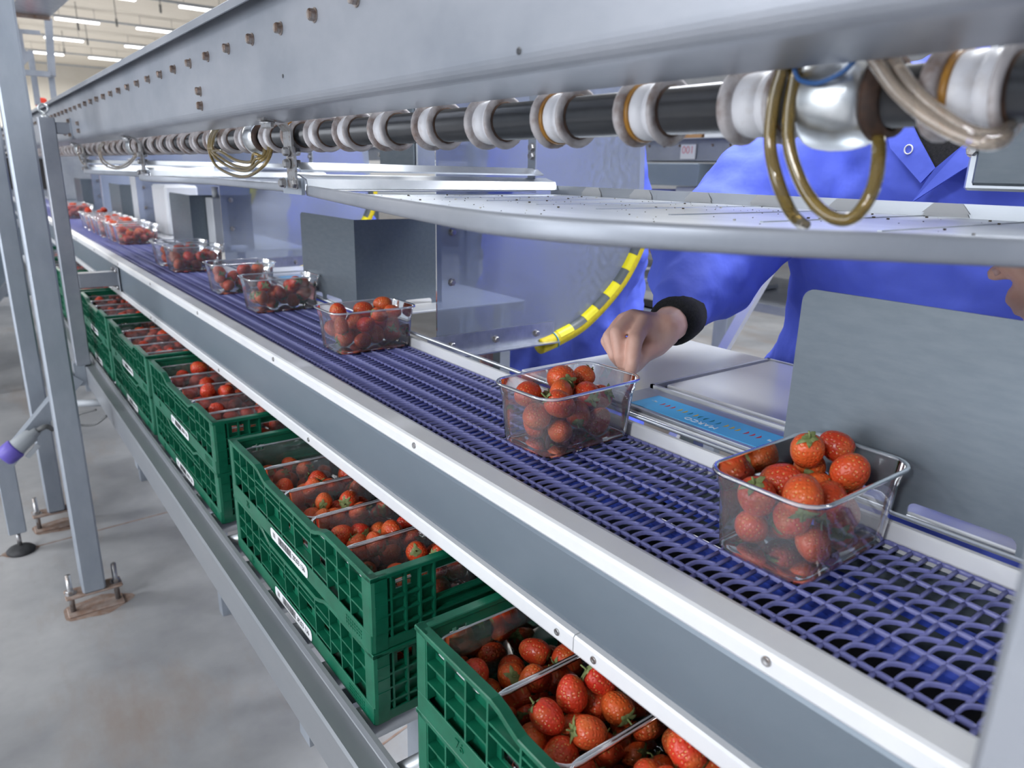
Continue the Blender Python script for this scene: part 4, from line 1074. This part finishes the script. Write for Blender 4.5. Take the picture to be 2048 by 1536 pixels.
MB().tube([tip.lerp(pip, .1) + V(-.0078, 0, .001), tip.lerp(pip, .75) + V(-.0082, 0, .002)], [.0042, .0045], 10).build('fingernail', 'nail', W1)
def patch(pts, X, mats, name, th=.004):
    P = [q(a, b_, X(a, b_)) for a, b_ in pts]; k = len(P); s_ = MB()
    s_.add(P + [p + V(th, 0, 0) for p in P], [tuple(range(k)), tuple(range(2 * k - 1, k - 1, -1))] + [(i, (i + 1) % k, k + (i + 1) % k, k + i) for i in range(k)])
    s_.build(name, mats, W1)
# front of the coat at the neck
fx = lambda a, b_: 1.098 + (b_ - 250) * -.00003 + abs(a - 1870) * .00006
patch([(1815, 225), (1945, 225), (1930, 290), (1868, 338)], lambda a, b_: fx(a, b_) + .001, 'black_knit', 'undershirt')
patch([(1768, 235), (1780, 296), (1841, 366), (1869, 337), (1835, 274), (1812, 225)], lambda a, b_: fx(a, b_) - .006, 'coat_blue', 'lapel')
patch([(1869, 337), (1930, 286), (1948, 225), (1990, 240), (1960, 320), (1923, 340), (1824, 404)], lambda a, b_: fx(a, b_) - .005, 'coat_blue', 'lapel')
c0 = q(1817, 299, fx(1817, 299) - .0075)
MB().tube([c0 + V(0, .0055 * math.cos(a), .0062 * math.sin(a)) for a in np.linspace(0, 2 * math.pi, 17)], .0011, 6, False).build('snap_button', 'coat_snap', W1)
# two more workers along the line
def simple_worker(cx, cy, label):
    sc = [(cx, cy, -1.02, .17, .28), (cx, cy, -.60, .17, .29), (cx - .01, cy, -.3, .16, .28), (cx - .03, cy, -.08, .15, .25), (cx - .05, cy, .03, .145, .25), (cx - .06, cy, .10, .13, .23), (cx - .065, cy, .145, .10, .17), (cx - .07, cy, .175, .075, .09)]
    arms, hands = [], []
    for s_ in (-1, 1):
        a, b_, c_ = V(cx - .06, cy + s_ * .21, .07), V(cx - .06, cy + s_ * .27, -.22), V(cx - .12, cy + s_ * .25, -.47)
        arms.append(([a, b_, c_], [.09, .075, .055])); w2 = c_ + V(-.015, 0, -.05)
        hands.append(([c_, w2], [.03, .026]))
        for f in range(4):
            k0 = w2 + V((f - 1.5) * .019, 0, -.075)
            hands.append(([w2, k0, k0 + V(0, -s_ * .006, -.035), k0 + V(0, -s_ * .02, -.06)], [.022, .012, .010, .008]))
        hands.append(([w2, w2 + V(-.04, -s_ * .015, -.03), w2 + V(-.055, -s_ * .02, -.07)], [.018, .012, .009]))
    return worker((cx, cy), label, sc, arms, hands, V(cx - .10, cy, .36), vox=.012)
simple_worker(1.52, 1.70, 'person in a blue coat standing behind the nearest clear divider')
simple_worker(1.50, 3.42, 'third person in blue, blurred behind the second divider')

# ------------------------------------------------------------------ the parallel line behind the workers
ln = thing('far_line_beam', (3.3, 3, .06), 'pale beam with bolts of the parallel line behind the workers', 'beam')
MB().extrude(strip_prof([(3.12, .185), (3.2, .185), (3.2, .075), (3.24, .07)], .004), 'Y', -1, 9).build('web', 'painted_steel', ln)
for k in range(30):
    boltat(ln, (3.198, 1.2 + .11 * k, .152))
MB().box((3.185, 2.62, .083), (3.193, 2.72, .158)).build('notice', 'paper_label', label='small white notice with red print on the far beam', cat='sign')
me = textmesh('001', .055, 'notice_print', 'ink_pink', Matrix(((0, 0, -1, 3.1835 ), (-1, 0, 0, 2.67), (0, 1, 0, .128 + H), (0, 0, 0, 1))), .0004)
no = bpy.data.objects['notice']; pm = bpy.data.objects.new('print', me); COL.objects.link(pm); me.transform(Matrix.Translation(-no.location)); pm.parent = no
for k, (ya, yb, h_) in enumerate(((2.2, 2.42, .12), (2.44, 2.60, .11), (2.62, 2.86, .12), (2.9, 3.2, .11), (3.25, 3.6, .13))):
    MB().box((3.22, ya, .19), (3.5, yb, .19 + h_), .003).build('cardboard_box', ('cardboard', 'white_panel', 'cardboard', 'cardboard', 'cardboard')[k], label='%s box standing on the far beam, %s from the right' % (('brown cardboard', 'pale', 'brown cardboard', 'brown cardboard', 'brown cardboard')[k], ('first', 'second', 'third', 'fourth', 'fifth')[k]), cat='box')
for k, y in enumerate((2.10, 4.3, .2)):
    MB().box((2.90, y, FL), (2.96, y + .08, .6), .004).build('far_post', 'galvanised', label='grey upright of the far line, %s' % ('beside the nearest worker\'s shoulder', 'hidden behind the second worker', 'behind the nearest worker')[k], cat='post')
MB().box((3.1, 2.52, -.055), (3.3, 2.98, .06), .004).build('motor_box', 'frame_grey', label='grey motor box under the far beam', cat='box')
t = thing('far_table', (3.6, 3, FL), 'grey table of the far line with boxes under the beam', 'table')
MB().box((3.0, -1, -.26), (3.9, 7, -.22)).build('table_top', 'galvanised', t)
MB().box((3.0, -1, -.62), (3.9, 7, -.58)).build('lower_shelf', 'painted_steel', t)
for y in (.1, 1.6, 3.1, 4.6, 6.1):
    MB().box((3.02, y, FL), (3.08, y + .06, -.26)).build('leg', 'galvanised', t)
for k, (ya, yb, mname) in enumerate(((2.35, 2.55, 'white_panel'), (2.58, 2.75, 'white_panel'), (2.05, 2.3, 'white_panel'), (2.78, 2.95, 'coat_blue'))):
    MB().box((3.2, ya, -.22), (3.45, yb, -.06 if k < 3 else -.08), .006).build('packing_bin', mname, label='%s bin on the far table, %s' % (('pale', 'pale', 'pale', 'blue')[k], ('first', 'second', 'third', 'last')[k]), cat='bin')
def far_box(x, px0, px1, py0, py1, dp, name, mats, **kw):     # a box of the far line whose face stands at distance x
    a_, b_ = ptX(px0, py0, x), ptX(px1, py1, x)
    return MB().box((x, a_.y, a_.z), (x + dp, b_.y, b_.z), .004).build(name, mats, **kw)
far_box(3.04, 1262, 1420, 476, 522, .03, 'pegboard', 'cardboard', label='brown perforated board of the far line, above the white strips', cat='board')
far_box(3.0, 1235, 1440, 548, 592, .5, 'metal_cabinet', 'painted_steel', label='grey metal cabinet of the far line, under the white strips', cat='cabinet')
t = thing('black_crate', tuple(ptX(1265, 640, 3.0)), 'black slatted crate low in the far line, beside the yellow guard', 'crate')
for k in range(5):
    a_, b_ = ptX(1225, 602 + k * 13, 3.0), ptX(1330, 607 + k * 13, 3.0)
    MB().box((3.0, a_.y, a_.z), (3.02, b_.y, b_.z)).build('slat', 'galvanised' if k in (1, 3) else 'crate_black', t)
a_, b_ = ptX(1225, 600, 3.05), ptX(1330, 668, 3.05)
MB().box((3.03, a_.y, a_.z), (3.25, b_.y, b_.z)).build('inner_wall', 'ink_black', t)
for k in range(5):
    a_ = ptX(1285 + 22 * k, 538, 3.0)
    MB().box((3.0, a_.y - .02, a_.z - .004), (3.12, a_.y + .02, a_.z + .004)).build('paper_strip', 'paper_label', label='white paper strip on the far metal cabinet, %s from the left' % ('first', 'second', 'third', 'fourth', 'fifth')[k], cat='paper')
wa, wb = ptX(1538, 540, 1.85), ptX(1472, 655, 1.85)
wc = wa + (wb - wa) * ((FL - wa.z) / (wb.z - wa.z))
MB().obox(wa, wc, .022, .03).build('white_bar', 'white_plastic', label='slanted pale bar seen under the worker\'s raised arm', cat='bar')
# ------------------------------------------------------------------ frames and hopper at the upper left
def ptZ(px, py, z):
    r = ray(px, py); return r * (z / r.z)
hp = thing('overhead_hopper', (.42, 4.6, .66), 'polished steel hopper on a frame at the upper left', 'hopper')
b4 = [ptZ(18, 25, .70), ptZ(100, 34, .70), ptZ(142, -4, .70), ptZ(40, -16, .70)]
MB().loft([b4, [p + V(0, 0, .35) for p in b4]]).build('bowl', 'zinc', hp)
MB().obox(b4[0], b4[1], .03, .03).build('edge_rail', 'rust_stain', hp)
def post_px(p, q_, y, wd, nm):
    MB().obox(ptY(p[0], p[1], y), ptY(q_[0], q_[1], y), wd, wd, (0, 1, 0)).build(nm, 'painted_steel', hp)
post_px((96, 36), (104, 152), 5.0, .035, 'frame_post'); post_px((102, 150), (108, 198), 5.05, .028, 'frame_post')
post_px((60, 102), (76, 210), 5.1, .028, 'frame_post'); post_px((36, 58), (44, 112), 4.9, .03, 'frame_post')
post_px((38, 144), (100, 149), 4.95, .028, 'cross_rail'); post_px((34, 62), (80, 66), 4.9, .02, 'cross_rail')
post_px((38, 126), (56, 106), 4.85, .045, 'gusset')
rp = ptY(85, 204, 6.6)
MB().box((rp.x - .04, 6.6, rp.z - .03), (rp.x + .03, 6.7, rp.z + .03), .01).box((rp.x - .02, 6.62, -.3), (rp.x + .01, 6.66, rp.z - .03)).build('red_lamp', 'red_plastic', label='small red signal box far behind the thin post', cat='signal')
t = thing('far_machine', (.7, 9.9, FL), 'grey cabinet machine closing the far end of the line', 'machine')
MB().box((-.3, 9.5, FL), (2.4, 10.3, -.42), .01).build('cabinet', 'frame_grey', t)
MB().box((-.1, 9.6, -.42), (2.2, 10.2, .12), .01).build('hood', 'painted_steel', t)
MB().box((.1, 9.58, -.30), (.9, 9.6, .02)).build('window_pane', 'dark_inside', t)
# things in the aisle at the left edge
fr = thing('aisle_rack', (-.6, 6, FL), 'grey trestle rack in the aisle at the left edge', 'rack')
for y in (5.4, 6.6):
    MB().box((-.95, y, FL), (-.90, y + .05, -.55)).build('upright', 'galvanised', fr)
    MB().box((-.10, y, FL), (-.05, y + .05, -.55)).build('upright', 'galvanised', fr)
    MB().obox((-.92, y, -1.1), (-.08, y, -.62), .04, .03).build('diagonal', 'galvanised', fr)
MB().box((-1.0, 5.3, -.58), (0, 6.75, -.54)).build('top_rail', 'galvanised', fr)
MB().box((-.5, 5.5, -.86), (-.2, 5.8, -.70)).build('brown_box', 'cardboard', label='brown carton in the aisle rack at the left edge', cat='box')
